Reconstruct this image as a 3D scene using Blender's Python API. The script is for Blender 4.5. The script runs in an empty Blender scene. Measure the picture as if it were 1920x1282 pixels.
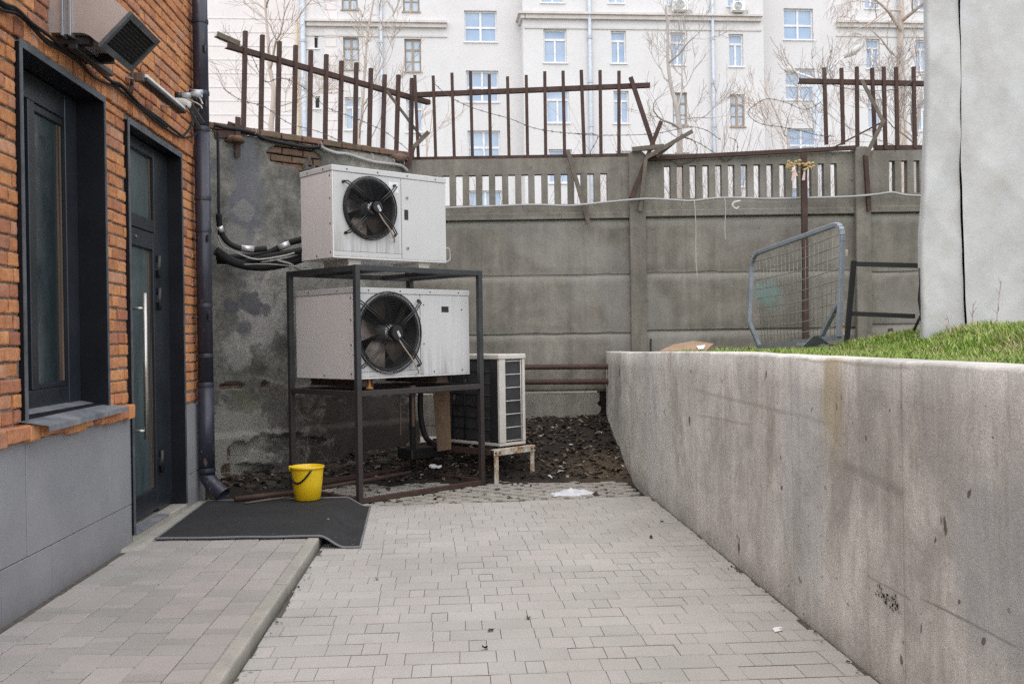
import bpy, bmesh, math, random
from mathutils import Vector, Matrix, noise
random.seed(11)
sc = bpy.context.scene
COL = sc.collection

# ------------------------------------------------------------------ camera geometry
F = 1920 * 35 / 36; CX, CY = 960.0, 641.0
CAM = Vector((0, 0, 1.41))
YAW = math.atan(105 / F); ROLL = .015; PITCH = .0041
f0 = Vector((math.sin(YAW), math.cos(YAW), 0)); r0 = Vector((math.cos(YAW), -math.sin(YAW), 0))
fw = Vector((f0.x, f0.y, -PITCH)).normalized()
rt = r0 - Vector((0, 0, ROLL)); rt = (rt - fw * rt.dot(fw)).normalized()
up = rt.cross(fw)

def ray(px, py): return fw + rt * ((px - CX) / F) - up * ((py - CY) / F)
def plane(px, py, p, n):
    d = ray(px, py); p = Vector(p); n = Vector(n)
    return CAM + d * ((p - CAM).dot(n) / d.dot(n))
def gnd(px, py, z=0): return plane(px, py, (0, 0, z), (0, 0, 1))
def wx(px, py, x=-2.19): return plane(px, py, (x, 0, 0), (1, 0, 0))
def at(px, py, D):
    d = ray(px, py); return CAM + d * (D / d.dot(f0))
def Wc(x, D, z): return r0 * x + f0 * D + Vector((0, 0, z))

# ------------------------------------------------------------------ scene object helpers
def tag(o, label=None, cat=None, group=None, kind=None):
    if label: o['label'] = label
    if cat: o['category'] = cat
    if group: o['group'] = group
    if kind: o['kind'] = kind
    return o
def thing(name, label, cat, loc=(0, 0, 0), rotz=0, group=None):
    o = bpy.data.objects.new(name, None); COL.objects.link(o)
    o.location = loc; o.rotation_euler = (0, 0, rotz); o.empty_display_size = .1
    return tag(o, label, cat, group)
def world_of(o):
    m = Matrix.Translation(o.location) @ Matrix.Rotation(o.rotation_euler.z, 4, 'Z')
    return world_of(o.parent) @ m if o.parent else m

class MB:
    def __init__(self): self.bm = bmesh.new()
    def _merge(self, t, M=None):
        if M is not None: bmesh.ops.transform(t, matrix=M, verts=t.verts)
        mp = {v: self.bm.verts.new(v.co) for v in t.verts}
        for f in t.faces:
            try:
                nf = self.bm.faces.new([mp[v] for v in f.verts]); nf.smooth = f.smooth
            except ValueError: pass
        t.free()
    def box(self, a, b, bev=0, M=None, seg=1):
        t = bmesh.new()
        a = Vector(a); b = Vector(b); c = (a + b) / 2; s = b - a
        bmesh.ops.create_cube(t, size=1)
        bmesh.ops.transform(t, matrix=Matrix.Translation(c) @ Matrix.Diagonal((abs(s.x), abs(s.y), abs(s.z), 1)), verts=t.verts)
        if bev: bmesh.ops.bevel(t, geom=t.edges[:], offset=bev, segments=seg, affect='EDGES', profile=.5)
        self._merge(t, M); return self
    def bar(self, a, b, w, h, upv=(0, 0, 1), bev=0):
        a = Vector(a); b = Vector(b); d = b - a; L = d.length; d.normalize()
        u = Vector(upv)
        if abs(d.dot(u)) > .98: u = Vector((0, 1, 0))
        s = d.cross(u).normalized(); u = s.cross(d)
        M = Matrix((( *s, 0), (*d, 0), (*u, 0), (0, 0, 0, 1))).transposed()
        M = Matrix.Translation((a + b) / 2) @ M
        return self.box((-w/2, -L/2, -h/2), (w/2, L/2, h/2), bev, M)
    def angle(self, a, b, w, t, fdir):
        # L profile bar: one flange facing fdir, one behind it
        a = Vector(a); b = Vector(b); d = (b - a).normalized(); n = Vector(fdir); n = (n - d * n.dot(d)).normalized()
        s = d.cross(n)
        self.bar(a, b, w, t, n)
        o = s * (w / 2 - t / 2) - n * (w / 2 + t / 2)
        return self.bar(a + o, b + o, t, w, n)
    def tube(self, pts, r, n=8, caps=True, smooth=True):
        pts = [Vector(p) for p in pts]; N = len(pts)
        rs = r if isinstance(r, (list, tuple)) else [r] * N
        bm = self.bm; rings = []; prev = None
        for i, p in enumerate(pts):
            d = (pts[min(i + 1, N - 1)] - pts[max(i - 1, 0)])
            if d.length < 1e-9: d = Vector((0, 0, 1))
            d.normalize()
            if prev is None:
                u = Vector((0, 0, 1)) if abs(d.z) < .9 else Vector((1, 0, 0))
            else: u = prev
            u = (u - d * u.dot(d))
            if u.length < 1e-6: u = d.orthogonal()
            u.normalize(); prev = u; v = d.cross(u)
            rings.append([bm.verts.new(p + (u * math.cos(2*math.pi*k/n) + v * math.sin(2*math.pi*k/n)) * rs[i]) for k in range(n)])
        for i in range(N - 1):
            for k in range(n):
                f = bm.faces.new((rings[i][k], rings[i][(k+1) % n], rings[i+1][(k+1) % n], rings[i+1][k])); f.smooth = smooth
        if caps and n > 2:
            bm.faces.new(rings[0][::-1]); bm.faces.new(rings[-1])
        return self
    def ring(self, c, R, r, ax, n=40, m=5):
        ax = Vector(ax).normalized(); u = ax.orthogonal().normalized(); v = ax.cross(u); c = Vector(c)
        bm = self.bm; rings = []
        for i in range(n):
            a = 2*math.pi*i/n; e = u*math.cos(a) + v*math.sin(a)
            rings.append([bm.verts.new(c + e*(R + r*math.cos(2*math.pi*k/m)) + ax*(r*math.sin(2*math.pi*k/m))) for k in range(m)])
        for i in range(n):
            for k in range(m):
                f = bm.faces.new((rings[i][k], rings[(i+1) % n][k], rings[(i+1) % n][(k+1) % m], rings[i][(k+1) % m])); f.smooth = True
        return self
    def lathe(self, prof, n=32, M=None, smooth=True, close=False):
        t = bmesh.new(); rings = []
        for (r, z) in prof:
            rings.append([t.verts.new((r*math.cos(2*math.pi*k/n), r*math.sin(2*math.pi*k/n), z)) for k in range(n)])
        for i in range(len(prof) - 1):
            for k in range(n):
                f = t.faces.new((rings[i][k], rings[i][(k+1) % n], rings[i+1][(k+1) % n], rings[i+1][k])); f.smooth = smooth
        if close:
            t.faces.new(rings[0][::-1]); t.faces.new(rings[-1])
        self._merge(t, M); return self
    def poly(self, pts, smooth=False):
        f = self.bm.faces.new([self.bm.verts.new(Vector(p)) for p in pts]); f.smooth = smooth; return self
    def prism(self, pts, d):
        # closed prism from a planar outline pts extruded by vector d
        d = Vector(d); n = len(pts)
        A = [self.bm.verts.new(Vector(p)) for p in pts]; B = [self.bm.verts.new(Vector(p) + d) for p in pts]
        self.bm.faces.new(A); self.bm.faces.new(B[::-1])
        for i in range(n): self.bm.faces.new((A[i], B[i], B[(i+1) % n], A[(i+1) % n]))
        return self
    def grid(self, nx, ny, fn, smooth=True):
        V = [[self.bm.verts.new(fn(i, j)) for j in range(ny)] for i in range(nx)]
        for i in range(nx - 1):
            for j in range(ny - 1):
                f = self.bm.faces.new((V[i][j], V[i+1][j], V[i+1][j+1], V[i][j+1])); f.smooth = smooth
        return self
    def build(self, name, m, parent=None, local=False, fix=True):
        bm = self.bm
        if fix: bmesh.ops.recalc_face_normals(bm, faces=bm.faces[:])
        me = bpy.data.meshes.new(name); o = bpy.data.objects.new(name, me); COL.objects.link(o)
        if parent:
            o.parent = parent
            if not local:
                bmesh.ops.transform(bm, matrix=world_of(parent).inverted(), verts=bm.verts)
        elif not local and len(bm.verts):
            xs = [v.co.x for v in bm.verts]; ys = [v.co.y for v in bm.verts]; zs = [v.co.z for v in bm.verts]
            c = Vector(((min(xs)+max(xs))/2, (min(ys)+max(ys))/2, min(zs)))
            bmesh.ops.translate(bm, vec=-c, verts=bm.verts); o.location = c
        bm.to_mesh(me); bm.free()
        me.materials.append(m)
        return o

def smooth_path(pts, k=6):
    P = [Vector(p) for p in pts]; out = []
    for i in range(len(P) - 1):
        p0 = P[max(i-1, 0)]; p1 = P[i]; p2 = P[i+1]; p3 = P[min(i+2, len(P)-1)]
        for j in range(k):
            t = j / k
            out.append(.5*((2*p1) + (p2-p0)*t + (2*p0-5*p1+4*p2-p3)*t*t + (-p0+3*p1-3*p2+p3)*t**3))
    out.append(P[-1]); return out
def nz(x, y, z=0.0): return noise.noise(Vector((x, y, z)))
def sstep(a, b, x):
    t = max(0, min(1, (x - a) / (b - a))); return t*t*(3 - 2*t)
R = random.random
def U(a, b): return a + (b - a) * R()

# ------------------------------------------------------------------ materials
class NT:
    def __init__(self, name, rough=.8, metal=0, spec=.5):
        self.m = bpy.data.materials.new(name); self.m.use_nodes = True
        self.t = self.m.node_tree; self.b = self.t.nodes['Principled BSDF']
        self.b.inputs['Roughness'].default_value = rough; self.b.inputs['Metallic'].default_value = metal
        self.b.inputs['Specular IOR Level'].default_value = spec
        self.geo = self.t.nodes.new('ShaderNodeNewGeometry')
    def n(self, typ, **kw):
        nd = self.t.nodes.new(typ)
        for k, v in kw.items(): setattr(nd, k, v)
        return nd
    def lk(self, a, b): self.t.links.new(a, b)
    def pos(self, sx=1, sy=1, sz=1, off=(0, 0, 0)):
        mp = self.n('ShaderNodeMapping'); mp.inputs['Scale'].default_value = (sx, sy, sz); mp.inputs['Location'].default_value = off
        self.lk(self.geo.outputs['Position'], mp.inputs['Vector']); return mp.outputs[0]
    def noise(self, scale, detail=4, rough=.6, vec=None, dist=0):
        nd = self.n('ShaderNodeTexNoise'); nd.inputs['Scale'].default_value = scale; nd.inputs['Detail'].default_value = detail
        nd.inputs['Roughness'].default_value = rough; nd.inputs['Distortion'].default_value = dist
        self.lk(vec if vec else self.geo.outputs['Position'], nd.inputs['Vector']); return nd.outputs['Fac']
    def vor(self, scale, vec=None, feature='F1', out='Distance'):
        nd = self.n('ShaderNodeTexVoronoi', feature=feature); nd.inputs['Scale'].default_value = scale
        self.lk(vec if vec else self.geo.outputs['Position'], nd.inputs['Vector']); return nd.outputs[out]
    def ramp(self, fac, stops, interp='LINEAR'):
        nd = self.n('ShaderNodeValToRGB'); cr = nd.color_ramp; cr.interpolation = interp
        while len(cr.elements) < len(stops): cr.elements.new(.5)
        for e, (p, c) in zip(cr.elements, stops):
            e.position = p; e.color = (c, c, c, 1) if isinstance(c, (int, float)) else (*c, 1)
        self.lk(fac, nd.inputs[0]); return nd.outputs[0]
    def mix(self, fac, a, b, mode='MIX'):
        nd = self.n('ShaderNodeMix', data_type='RGBA', blend_type=mode)
        for ix, v in ((0, fac), (6, a), (7, b)):
            s = nd.inputs[ix]
            if isinstance(v, (int, float)): s.default_value = v if ix == 0 else (v, v, v, 1)
            elif isinstance(v, tuple): s.default_value = (*v, 1)
            else: self.lk(v, s)
        return nd.outputs[2]
    def math(self, op, a, b=0):
        nd = self.n('ShaderNodeMath', operation=op)
        for s, v in ((nd.inputs[0], a), (nd.inputs[1], b)):
            if isinstance(v, (int, float)): s.default_value = v
            else: self.lk(v, s)
        return nd.outputs[0]
    def xyz(self):
        nd = self.n('ShaderNodeSeparateXYZ'); self.lk(self.geo.outputs['Position'], nd.inputs[0]); return nd.outputs
    def island(self): return self.geo.outputs['Random Per Island']
    def col(self, c):
        s = self.b.inputs['Base Color']
        if isinstance(c, tuple): s.default_value = (*c, 1)
        else: self.lk(c, s)
        return self
    def rough(self, r): self.lk(r, self.b.inputs['Roughness']); return self
    def bump(self, h, strength=.5, dist=.01):
        nd = self.n('ShaderNodeBump'); nd.inputs['Strength'].default_value = strength; nd.inputs['Distance'].default_value = dist
        self.lk(h, nd.inputs['Height']); self.lk(nd.outputs[0], self.b.inputs['Normal']); return self

def plain(name, c, rough=.6, metal=0, var=.12, scale=6, bump=0, bscale=60):
    t = NT(name, rough, metal)
    a = tuple(x*(1-var) for x in c); b = tuple(min(1, x*(1+var)) for x in c)
    t.col(t.ramp(t.noise(scale, 5), [(.3, a), (.7, b)]))
    if bump: t.bump(t.noise(bscale, 4), bump, .005)
    return t.m

MT = {}
def fl0(px, py): return plane(px, py, (1.69, 0, 0), (1, 0, 0))
def mk():
    # paving blocks: each block its own tone, fine speckle, dirty worn patches
    def paver(name, lo, hi, pink):
        t = NT(name, .9)
        c = t.ramp(t.island(), [(0, lo), (.5, tuple((a+b)/2 for a, b in zip(lo, hi))), (.62, pink), (1, hi)])
        big = t.noise(.9, 5, .65); c = t.mix(1, c, t.ramp(big, [(.3, (.84, .83, .81)), (.68, (1.06, 1.05, 1.04))]), 'MULTIPLY')
        c = t.mix(1, c, t.ramp(t.noise(260, 2), [(.3, .82), (.7, 1.12)]), 'MULTIPLY')
        st = t.ramp(t.noise(2.6, 7, .75), [(.60, 0), (.74, .42)])
        c = t.mix(st, c, (.22, .185, .145))
        t.col(c).bump(t.noise(180, 3), .35, .003); return t.m
    MT['paver'] = paver('paving_block', (.385, .368, .342), (.43, .413, .384), (.415, .388, .362))
    MT['walk'] = paver('walk_block', (.30, .283, .262), (.375, .352, .328), (.355, .322, .30))
    t = NT('joint_sand', .95); t.col(t.ramp(t.noise(30, 4), [(.3, (.05, .042, .034)), (.7, (.125, .105, .085))])); MT['sand'] = t.m
    # kerb
    t = NT('kerb_concrete', .9); c = t.ramp(t.noise(5, 7, .7), [(.3, (.27, .255, .215)), (.7, (.38, .355, .31))])
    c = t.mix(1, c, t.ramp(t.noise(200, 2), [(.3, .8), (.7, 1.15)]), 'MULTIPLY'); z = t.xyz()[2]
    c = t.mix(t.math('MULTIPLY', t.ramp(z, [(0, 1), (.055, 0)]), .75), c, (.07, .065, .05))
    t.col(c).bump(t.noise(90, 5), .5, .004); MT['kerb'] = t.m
    # bricks
    t = NT('brick', .9)
    c = t.ramp(t.island(), [(0, (.44, .165, .07)), (.2, (.62, .27, .10)), (.4, (.52, .20, .085)), (.6, (.68, .31, .13)), (.75, (.42, .155, .08)), (.87, (.60, .30, .17)), (1, (.34, .125, .07))])
    c = t.mix(1, c, t.ramp(t.noise(16, 8, .75), [(.28, .55), (.70, 1.2)]), 'MULTIPLY')
    c = t.mix(t.ramp(t.noise(30, 8, .8), [(.58, 0), (.68, .4)]), c, (.50, .35, .23))
    c = t.mix(t.ramp(t.noise(7, 8, .75), [(.60, 0), (.78, .7)]), c, (.12, .075, .055))
    c = t.mix(t.ramp(t.noise(1.1, 5, .7), [(.56, 0), (.75, .14)]), c, (.40, .33, .27))
    t.col(c).bump(t.noise(80, 8, .8), .8, .008); MT['brick'] = t.m
    t = NT('mortar', .95); c = t.ramp(t.noise(22, 7, .8), [(.3, (.10, .078, .06)), (.48, (.27, .225, .18)), (.75, (.43, .375, .32))])
    t.col(c).bump(t.noise(50, 7, .8), 1, .02); MT['mortar'] = t.m
    # stone tile plinth
    t = NT('plinth_tile', .62); c = t.ramp(t.noise(2.2, 6, .65), [(.3, (.225, .225, .238)), (.7, (.285, .283, .292))])
    c = t.mix(1, c, t.ramp(t.noise(420, 2), [(.3, .85), (.7, 1.13)]), 'MULTIPLY')
    c = t.mix(t.ramp(t.noise(6, 5, .6, t.pos(1, 6, .7)), [(.58, 0), (.75, .35)]), c, (.27, .26, .25))
    z = t.xyz()[2]; c = t.mix(t.math('MULTIPLY', t.ramp(z, [(.05, .75), (.22, 0)]), t.noise(9, 5)), c, (.10, .085, .07))
    t.col(c); MT['plinth'] = t.m
    # painted dark steel of openings, chipped
    t = NT('dark_paint', .42); c = t.ramp(t.noise(3, 5), [(.3, (.006, .0063, .0095)), (.7, (.013, .0135, .019))])
    c = t.mix(t.ramp(t.noise(55, 6, .75), [(.66, 0), (.70, .8)]), c, (.13, .09, .07))
    c = t.mix(t.ramp(t.noise(1.7, 6, .7), [(.54, 0), (.82, .16)]), c, (.09, .085, .09))
    t.b.inputs['Specular IOR Level'].default_value = .22; t.col(c); MT['dark'] = t.m
    t = NT('edge_paint', .5); t.col(t.ramp(t.noise(9, 6), [(.3, (.045, .052, .062)), (.7, (.115, .125, .135))])); MT['edge'] = t.m
    t = NT('door_paint', .35); c = t.ramp(t.noise(3, 5), [(.3, (.011, .014, .019)), (.7, (.022, .027, .034))]); t.col(c); MT['door'] = t.m
    t = NT('sill_paint', .55); c = t.ramp(t.noise(4, 6, .7), [(.35, (.10, .115, .14)), (.6, (.24, .235, .24))]); c = t.mix(1, c, t.ramp(t.noise(300, 2), [(.3, .8), (.7, 1.15)]), 'MULTIPLY'); t.col(c); MT['sill'] = t.m
    # dusty dark glass
    t = NT('dusty_glass', .12, spec=.6); c = t.ramp(t.noise(2, 5, .6, t.pos(1, 1.6, .5)), [(.35, (.014, .022, .026)), (.7, (.045, .062, .068))])
    c = t.mix(t.ramp(t.noise(120, 3, .7), [(.68, 0), (.76, .35)]), c, (.20, .23, .23)); t.col(c)
    t.rough(t.ramp(t.noise(12, 4), [(.3, .1), (.7, .3)])); MT['glass'] = t.m
    t = NT('hazy_glass', .2, spec=.5); c = t.ramp(t.noise(2, 5, .6, t.pos(1, 2, .6)), [(.35, (.035, .052, .055)), (.7, (.085, .115, .118))]); t.col(c); MT['hglass'] = t.m
    t = NT('reflection_cap_tan', .35); t.col(t.ramp(t.noise(40, 3, .5, t.pos(1, 1, .03)), [(.35, (.05, .036, .028)), (.65, (.15, .11, .08))])); MT['reflection_cap_tan'] = t.m  # tan for brick reflections painted on the panes; also colours the lamp end cap
    # downpipe paint, navy with chips
    t = NT('downpipe_paint', .38); c = t.ramp(t.noise(2, 5, .6), [(.3, (.017, .018, .029)), (.7, (.034, .035, .054))])
    z = t.xyz()[2]
    chip = t.math('MULTIPLY', t.ramp(t.noise(38, 4, .6, t.pos(1, 1, .35)), [(.63, 0), (.66, 1)]), t.ramp(z, [(0, 1), (.45, .9), (.8, .25)]))
    c = t.mix(t.math('MULTIPLY', chip, .85), c, (.26, .17, .13)); t.col(c); MT['pipe'] = t.m
    # fence concrete
    def conc(name, lo, hi, streak, pits=.5, seam=None, extra=None, rough=.92, bump=.5, green=.25):
        t = NT(name, rough); mid = tuple((a+b)/2 for a, b in zip(lo, hi))
        c = t.ramp(t.noise(1.3, 8, .68), [(.28, lo), (.5, mid), (.72, hi)])
        c = t.mix(1, c, t.ramp(t.noise(4.5, 10, .75, None, .6), [(.3, .74), (.7, 1.2)]), 'MULTIPLY')
        c = t.mix(1, c, t.ramp(t.noise(1, 6, .65, t.pos(7, 7, .5)), [(.3, 1-streak), (.68, 1+streak*.55)]), 'MULTIPLY')
        c = t.mix(1, c, t.ramp(t.noise(110, 3, .7), [(.28, .82), (.72, 1.14)]), 'MULTIPLY')
        c = t.mix(t.math('MULTIPLY', t.ramp(t.noise(2.1, 6, .7, t.pos(1, 1, 1, (7, 3, 1))), [(.55, 0), (.75, 1)]), green), c, (.10, .105, .06))
        pn = t.ramp(t.noise(26, 3, .5, t.pos(1, 1, .8)), [(.70, 0), (.735, 1)])
        c = t.mix(t.math('MULTIPLY', pn, pits), c, tuple(x*.35 for x in lo))
        if extra: c = extra(t, c)
        h = t.math('SUBTRACT', t.noise(60, 7, .75), t.math('MULTIPLY', pn, .8))
        t.col(c).bump(h, bump, .01); return t.m
    def fence_extra(t, c):
        z = t.xyz()[2]
        for zj in (2.72, 2.10, 1.43):
            w_ = t.math('ADD', t.math('ABSOLUTE', t.math('SUBTRACT', z, zj)), t.math('MULTIPLY', t.math('SUBTRACT', t.noise(7, 8, .75), .5), .16))
            c = t.mix(t.ramp(w_, [(.01, .55), (.075, 0)]), c, (.30, .285, .25))
        c = t.mix(t.ramp(t.noise(.75, 3, .5, t.pos(1, 1, 1.1, (4, 4, 2))), [(.54, 0), (.60, .30)]), c, (.30, .285, .275))
        # teal paint smear and rust runs
        d = t.n('ShaderNodeVectorMath', operation='DISTANCE'); t.lk(t.geo.outputs['Position'], d.inputs[0]); d.inputs[1].default_value = at(1440, 552, 11.4)
        w = t.math('ADD', d.outputs['Value'], t.math('MULTIPLY', t.math('SUBTRACT', t.noise(5, 5), .5), .35))
        c = t.mix(t.ramp(w, [(.08, .42), (.2, 0)]), c, (.12, .30, .28))
        c = t.mix(t.ramp(t.noise(1, 4, .6, t.pos(3.3, 3.3, .12, (2, 5, 0))), [(.66, 0), (.78, .4)]), c, (.17, .10, .045))
        return c
    MT['fence'] = conc('fence_concrete', (.13, .119, .098), (.26, .24, .20), .28, .7, extra=fence_extra, green=.3)
    MT['post'] = conc('post_concrete', (.155, .142, .118), (.235, .215, .18), .25, .5, green=.25)
    MT['base'] = conc('base_concrete', (.21, .195, .165), (.33, .31, .27), .2, .4, green=.2)
    def ret_extra(t, c):
        X, Y, Z = t.xyz()
        # formwork board seams every 1.25 m and fine vertical grain
        fr = t.math('ABSOLUTE', t.math('SUBTRACT', t.math('FRACT', t.math('DIVIDE', t.math('ADD', Y, .05), 1.25)), .5))
        c = t.mix(t.math('MULTIPLY', t.ramp(fr, [(.4955, 0), (.499, 1)]), .55), c, (.10, .09, .075))
        c = t.mix(1, c, t.ramp(t.noise(1, 5, .6, t.pos(40, 40, 1.6)), [(.3, .93), (.7, 1.05)]), 'MULTIPLY')
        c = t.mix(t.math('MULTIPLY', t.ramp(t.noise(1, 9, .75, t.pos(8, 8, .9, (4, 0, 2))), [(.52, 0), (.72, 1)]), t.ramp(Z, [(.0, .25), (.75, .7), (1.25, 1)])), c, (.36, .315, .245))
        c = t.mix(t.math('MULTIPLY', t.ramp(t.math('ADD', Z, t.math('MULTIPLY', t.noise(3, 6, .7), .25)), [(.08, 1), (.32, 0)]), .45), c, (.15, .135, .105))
        def seg(p, q, wd, colr, al, wob=.03):
            P, Q = fl0(*p), fl0(*q); b = (Q.z - P.z)/(Q.y - P.y)
            ln = t.math('ADD', t.math('MULTIPLY', t.math('SUBTRACT', Y, P.y), b), P.z)
            dd = t.math('ABSOLUTE', t.math('ADD', t.math('SUBTRACT', Z, ln), t.math('MULTIPLY', t.math('SUBTRACT', t.noise(1.6, 6, .6), .5), wob)))
            y0, y1 = min(P.y, Q.y), max(P.y, Q.y); u = t.math('DIVIDE', t.math('SUBTRACT', Y, y0), y1 - y0)
            msk = t.math('MULTIPLY', t.ramp(dd, [(wd*.4, 1), (wd*1.6, 0)]), t.ramp(u, [(0, 0), (.06, 1), (.9, .8), (1, 0)]))
            return t.mix(t.math('MULTIPLY', msk, al), c, colr)
        c = seg((1292, 728), (1570, 797), .010, (.30, .275, .22), .5); c = seg((1302, 777), (1412, 797), .008, (.30, .275, .22), .5); c = seg((1575, 865), (1700, 925), .022, (.20, .18, .15), .55, .09)
        c = seg((1722, 1118), (1915, 1216), .004, (.13, .115, .095), .8, .03); c = seg((1620, 1075), (1712, 1127), .004, (.2, .18, .15), .7, .03); c = seg((1490, 672), (1715, 692), .006, (.22, .19, .15), .5, .06)
        def smear(px, py, r, colr, al, sz=1.0):
            P = fl0(px, py); e = t.n('ShaderNodeVectorMath', operation='DISTANCE'); t.lk(t.pos(1, 1, sz), e.inputs[0]); e.inputs[1].default_value = (P.x, P.y, P.z*sz)
            w = t.math('ADD', e.outputs['Value'], t.math('MULTIPLY', t.math('SUBTRACT', t.noise(3.5, 7, .7), .5), r*1.3))
            return t.mix(t.math('MULTIPLY', t.ramp(w, [(r*.55, 1), (r, 0)]), al), c, colr)
        c = smear(1505, 900, .42, (.46, .48, .48), .5, .6); c = smear(1560, 700, .16, (.44, .36, .20), .6, .35); c = smear(1870, 1060, .34, (.33, .345, .36), .5, .8); c = smear(1225, 800, .5, (.60, .61, .60), .35, .7); c = smear(1640, 820, .3, (.33, .32, .28), .5, .7); c = smear(1760, 780, .22, (.25, .24, .215), .4, .5)
        c = t.mix(t.ramp(t.noise(5.5, 3, .5, t.pos(1, 1, .6, (9, 2, 0))), [(.725, 0), (.74, .85)]), c, (.05, .042, .035))
        lt = t.ramp(t.noise(.9, 4, .6, t.pos(1, 1, .8, (1, 8, 0))), [(.58, 0), (.66, .28)])
        c = t.mix(lt, c, (.52, .53, .53))
        bl = t.ramp(t.noise(1.3, 7, .75, t.pos(1, 1, .8, (5, 1, 3)), .5), [(.50, 0), (.66, .55)]); c = t.mix(bl, c, (.27, .255, .225))
        bh = t.ramp(t.noise(13, 2, .5, t.pos(1, 1, .85, (3, 3, 8))), [(.715, 0), (.735, .8)]); c = t.mix(bh, c, (.07, .06, .05))

        cr = t.vor(.55, t.pos(1, 1, 1, (3, .7, .2)), 'DISTANCE_TO_EDGE')
        c = t.mix(t.math('MULTIPLY', t.ramp(cr, [(.0015, 1), (.004, 0)]), .0), c, (.12, .1, .08))
        return c
    MT['ret'] = conc('cast_concrete', (.53, .505, .458), (.79, .755, .695), .11, .9, extra=ret_extra, green=.15)
    # old plaster with patches of grey paint, darker foot, soot and painted shade under the stand, broken edge
    t = NT('old_plaster', .95)
    c = t.ramp(t.noise(1.15, 9, .72), [(.34, (.06, .058, .05)), (.46, (.14, .136, .118)), (.55, (.25, .24, .21)), (.68, (.42, .40, .365))])
    c = t.mix(1, c, t.ramp(t.noise(6, 8, .75, None, 1.2), [(.3, .68), (.7, 1.22)]), 'MULTIPLY')
    c = t.mix(t.ramp(t.noise(3.4, 7, .72, t.pos(1, 1, .7, (3, 9, 4)), .8), [(.55, 0), (.63, .75)]), c, (.115, .112, .125))
    z = t.xyz()[2]
    band = t.ramp(t.math('ADD', z, t.math('MULTIPLY', t.math('SUBTRACT', t.noise(2.5, 6), .5), .5)), [(.35, 0), (.42, 0), (.58, 1), (.7, 0)])
    c = t.mix(t.ramp(t.noise(2.4, 7, .72, t.pos(1, 1, .8, (1, 2, 6))), [(.6, 0), (.7, .6)]), c, (.33, .31, .29))
    c = t.mix(t.math('MULTIPLY', t.ramp(t.noise(2.3, 6, .7, t.pos(1, 1, 1, (2, 7, 9))), [(.56, 0), (.72, 1)]), .5), c, (.075, .085, .04))
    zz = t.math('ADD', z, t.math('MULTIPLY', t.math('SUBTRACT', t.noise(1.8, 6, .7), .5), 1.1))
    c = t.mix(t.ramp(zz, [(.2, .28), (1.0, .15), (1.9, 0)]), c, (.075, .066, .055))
    def patch(px, py, D, r, colr, al, sz=1.0):
        nonlocal c
        P = at(px, py, D); e = t.n('ShaderNodeVectorMath', operation='DISTANCE'); t.lk(t.pos(1, 1, sz), e.inputs[0]); e.inputs[1].default_value = (P.x, P.y, P.z*sz)
        w = t.math('ADD', e.outputs['Value'], t.math('MULTIPLY', t.math('SUBTRACT', t.noise(4.5, 8, .72, None, .7), .5), r*2.5))
        c = t.mix(t.math('MULTIPLY', t.ramp(w, [(r*.7, 1), (r*.95, 0)]), al), c, colr)
    patch(466, 350, 9.95, .22, (.135, .135, .15), .75, .35); patch(455, 420, 9.9, .20, (.13, .13, .145), .7, .4); patch(460, 395, 9.9, .13, (.30, .29, .26), .4); patch(440, 450, 9.85, .2, (.30, .29, .25), .5)
    patch(500, 600, 10.0, .36, (.40, .385, .36), .7, .9); patch(440, 660, 9.85, .22, (.34, .33, .29), .6); patch(475, 565, 9.9, .17, (.085, .085, .10), .85, 1.3); patch(435, 575, 9.8, .10, (.085, .085, .10), .85); patch(505, 580, 10.05, .10, (.10, .10, .11), .8); patch(460, 615, 9.9, .10, (.10, .10, .115), .7)
    patch(690, 840, 10.9, 1.0, (.030, .022, .018), .85); patch(600, 790, 10.3, .42, (.06, .047, .038), .6); patch(445, 840, 9.75, .5, (.31, .30, .26), .8); patch(470, 745, 9.8, .2, (.10, .105, .055), .45); patch(520, 905, 9.8, .2, (.26, .25, .215), .7)  # the two dark brown patches put the stand's shade into the wall colour
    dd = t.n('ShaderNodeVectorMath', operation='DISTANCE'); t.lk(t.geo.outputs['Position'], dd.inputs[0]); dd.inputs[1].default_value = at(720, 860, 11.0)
    c = t.mix(t.ramp(t.math('ADD', dd.outputs['Value'], t.math('MULTIPLY', t.noise(2.2, 6, .7), .9)), [(.9, .75), (2.1, 0)]), c, (.042, .032, .027))  # shade below the units, with soot, painted into the plaster
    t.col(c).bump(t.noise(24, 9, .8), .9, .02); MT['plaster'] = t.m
    t = NT('rubble', .95); c = t.ramp(t.island(), [(0, (.075, .042, .03)), (.35, (.11, .10, .085)), (.7, (.06, .055, .038)), (1, (.15, .14, .12))])
    c = t.mix(1, c, t.ramp(t.noise(12, 7, .75), [(.3, .5), (.7, 1.2)]), 'MULTIPLY'); t.col(c).bump(t.noise(40, 8, .8), 1, .02); MT['rubble'] = t.m
    t = NT('old_brick', .95); c = t.ramp(t.island(), [(0, (.17, .085, .06)), (.5, (.23, .13, .10)), (1, (.14, .10, .07))]); c = t.mix(t.ramp(t.noise(8, 7, .75), [(.45, 0), (.65, .75)]), c, (.09, .10, .05)); t.col(c).bump(t.noise(50, 7, .8), 1, .015); MT['oldbrick'] = t.m
    # condenser cabinets
    t = NT('white_enamel', .42); c = t.ramp(t.noise(1.6, 5), [(.3, (.50, .49, .48)), (.7, (.56, .55, .54))])
    c = t.mix(t.math('MULTIPLY', t.ramp(t.noise(1, 6, .65, t.pos(16, 16, .8)), [(.58, 0), (.75, 1)]), .35), c, (.30, .28, .25))
    t.col(c); MT['enamel'] = t.m
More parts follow.
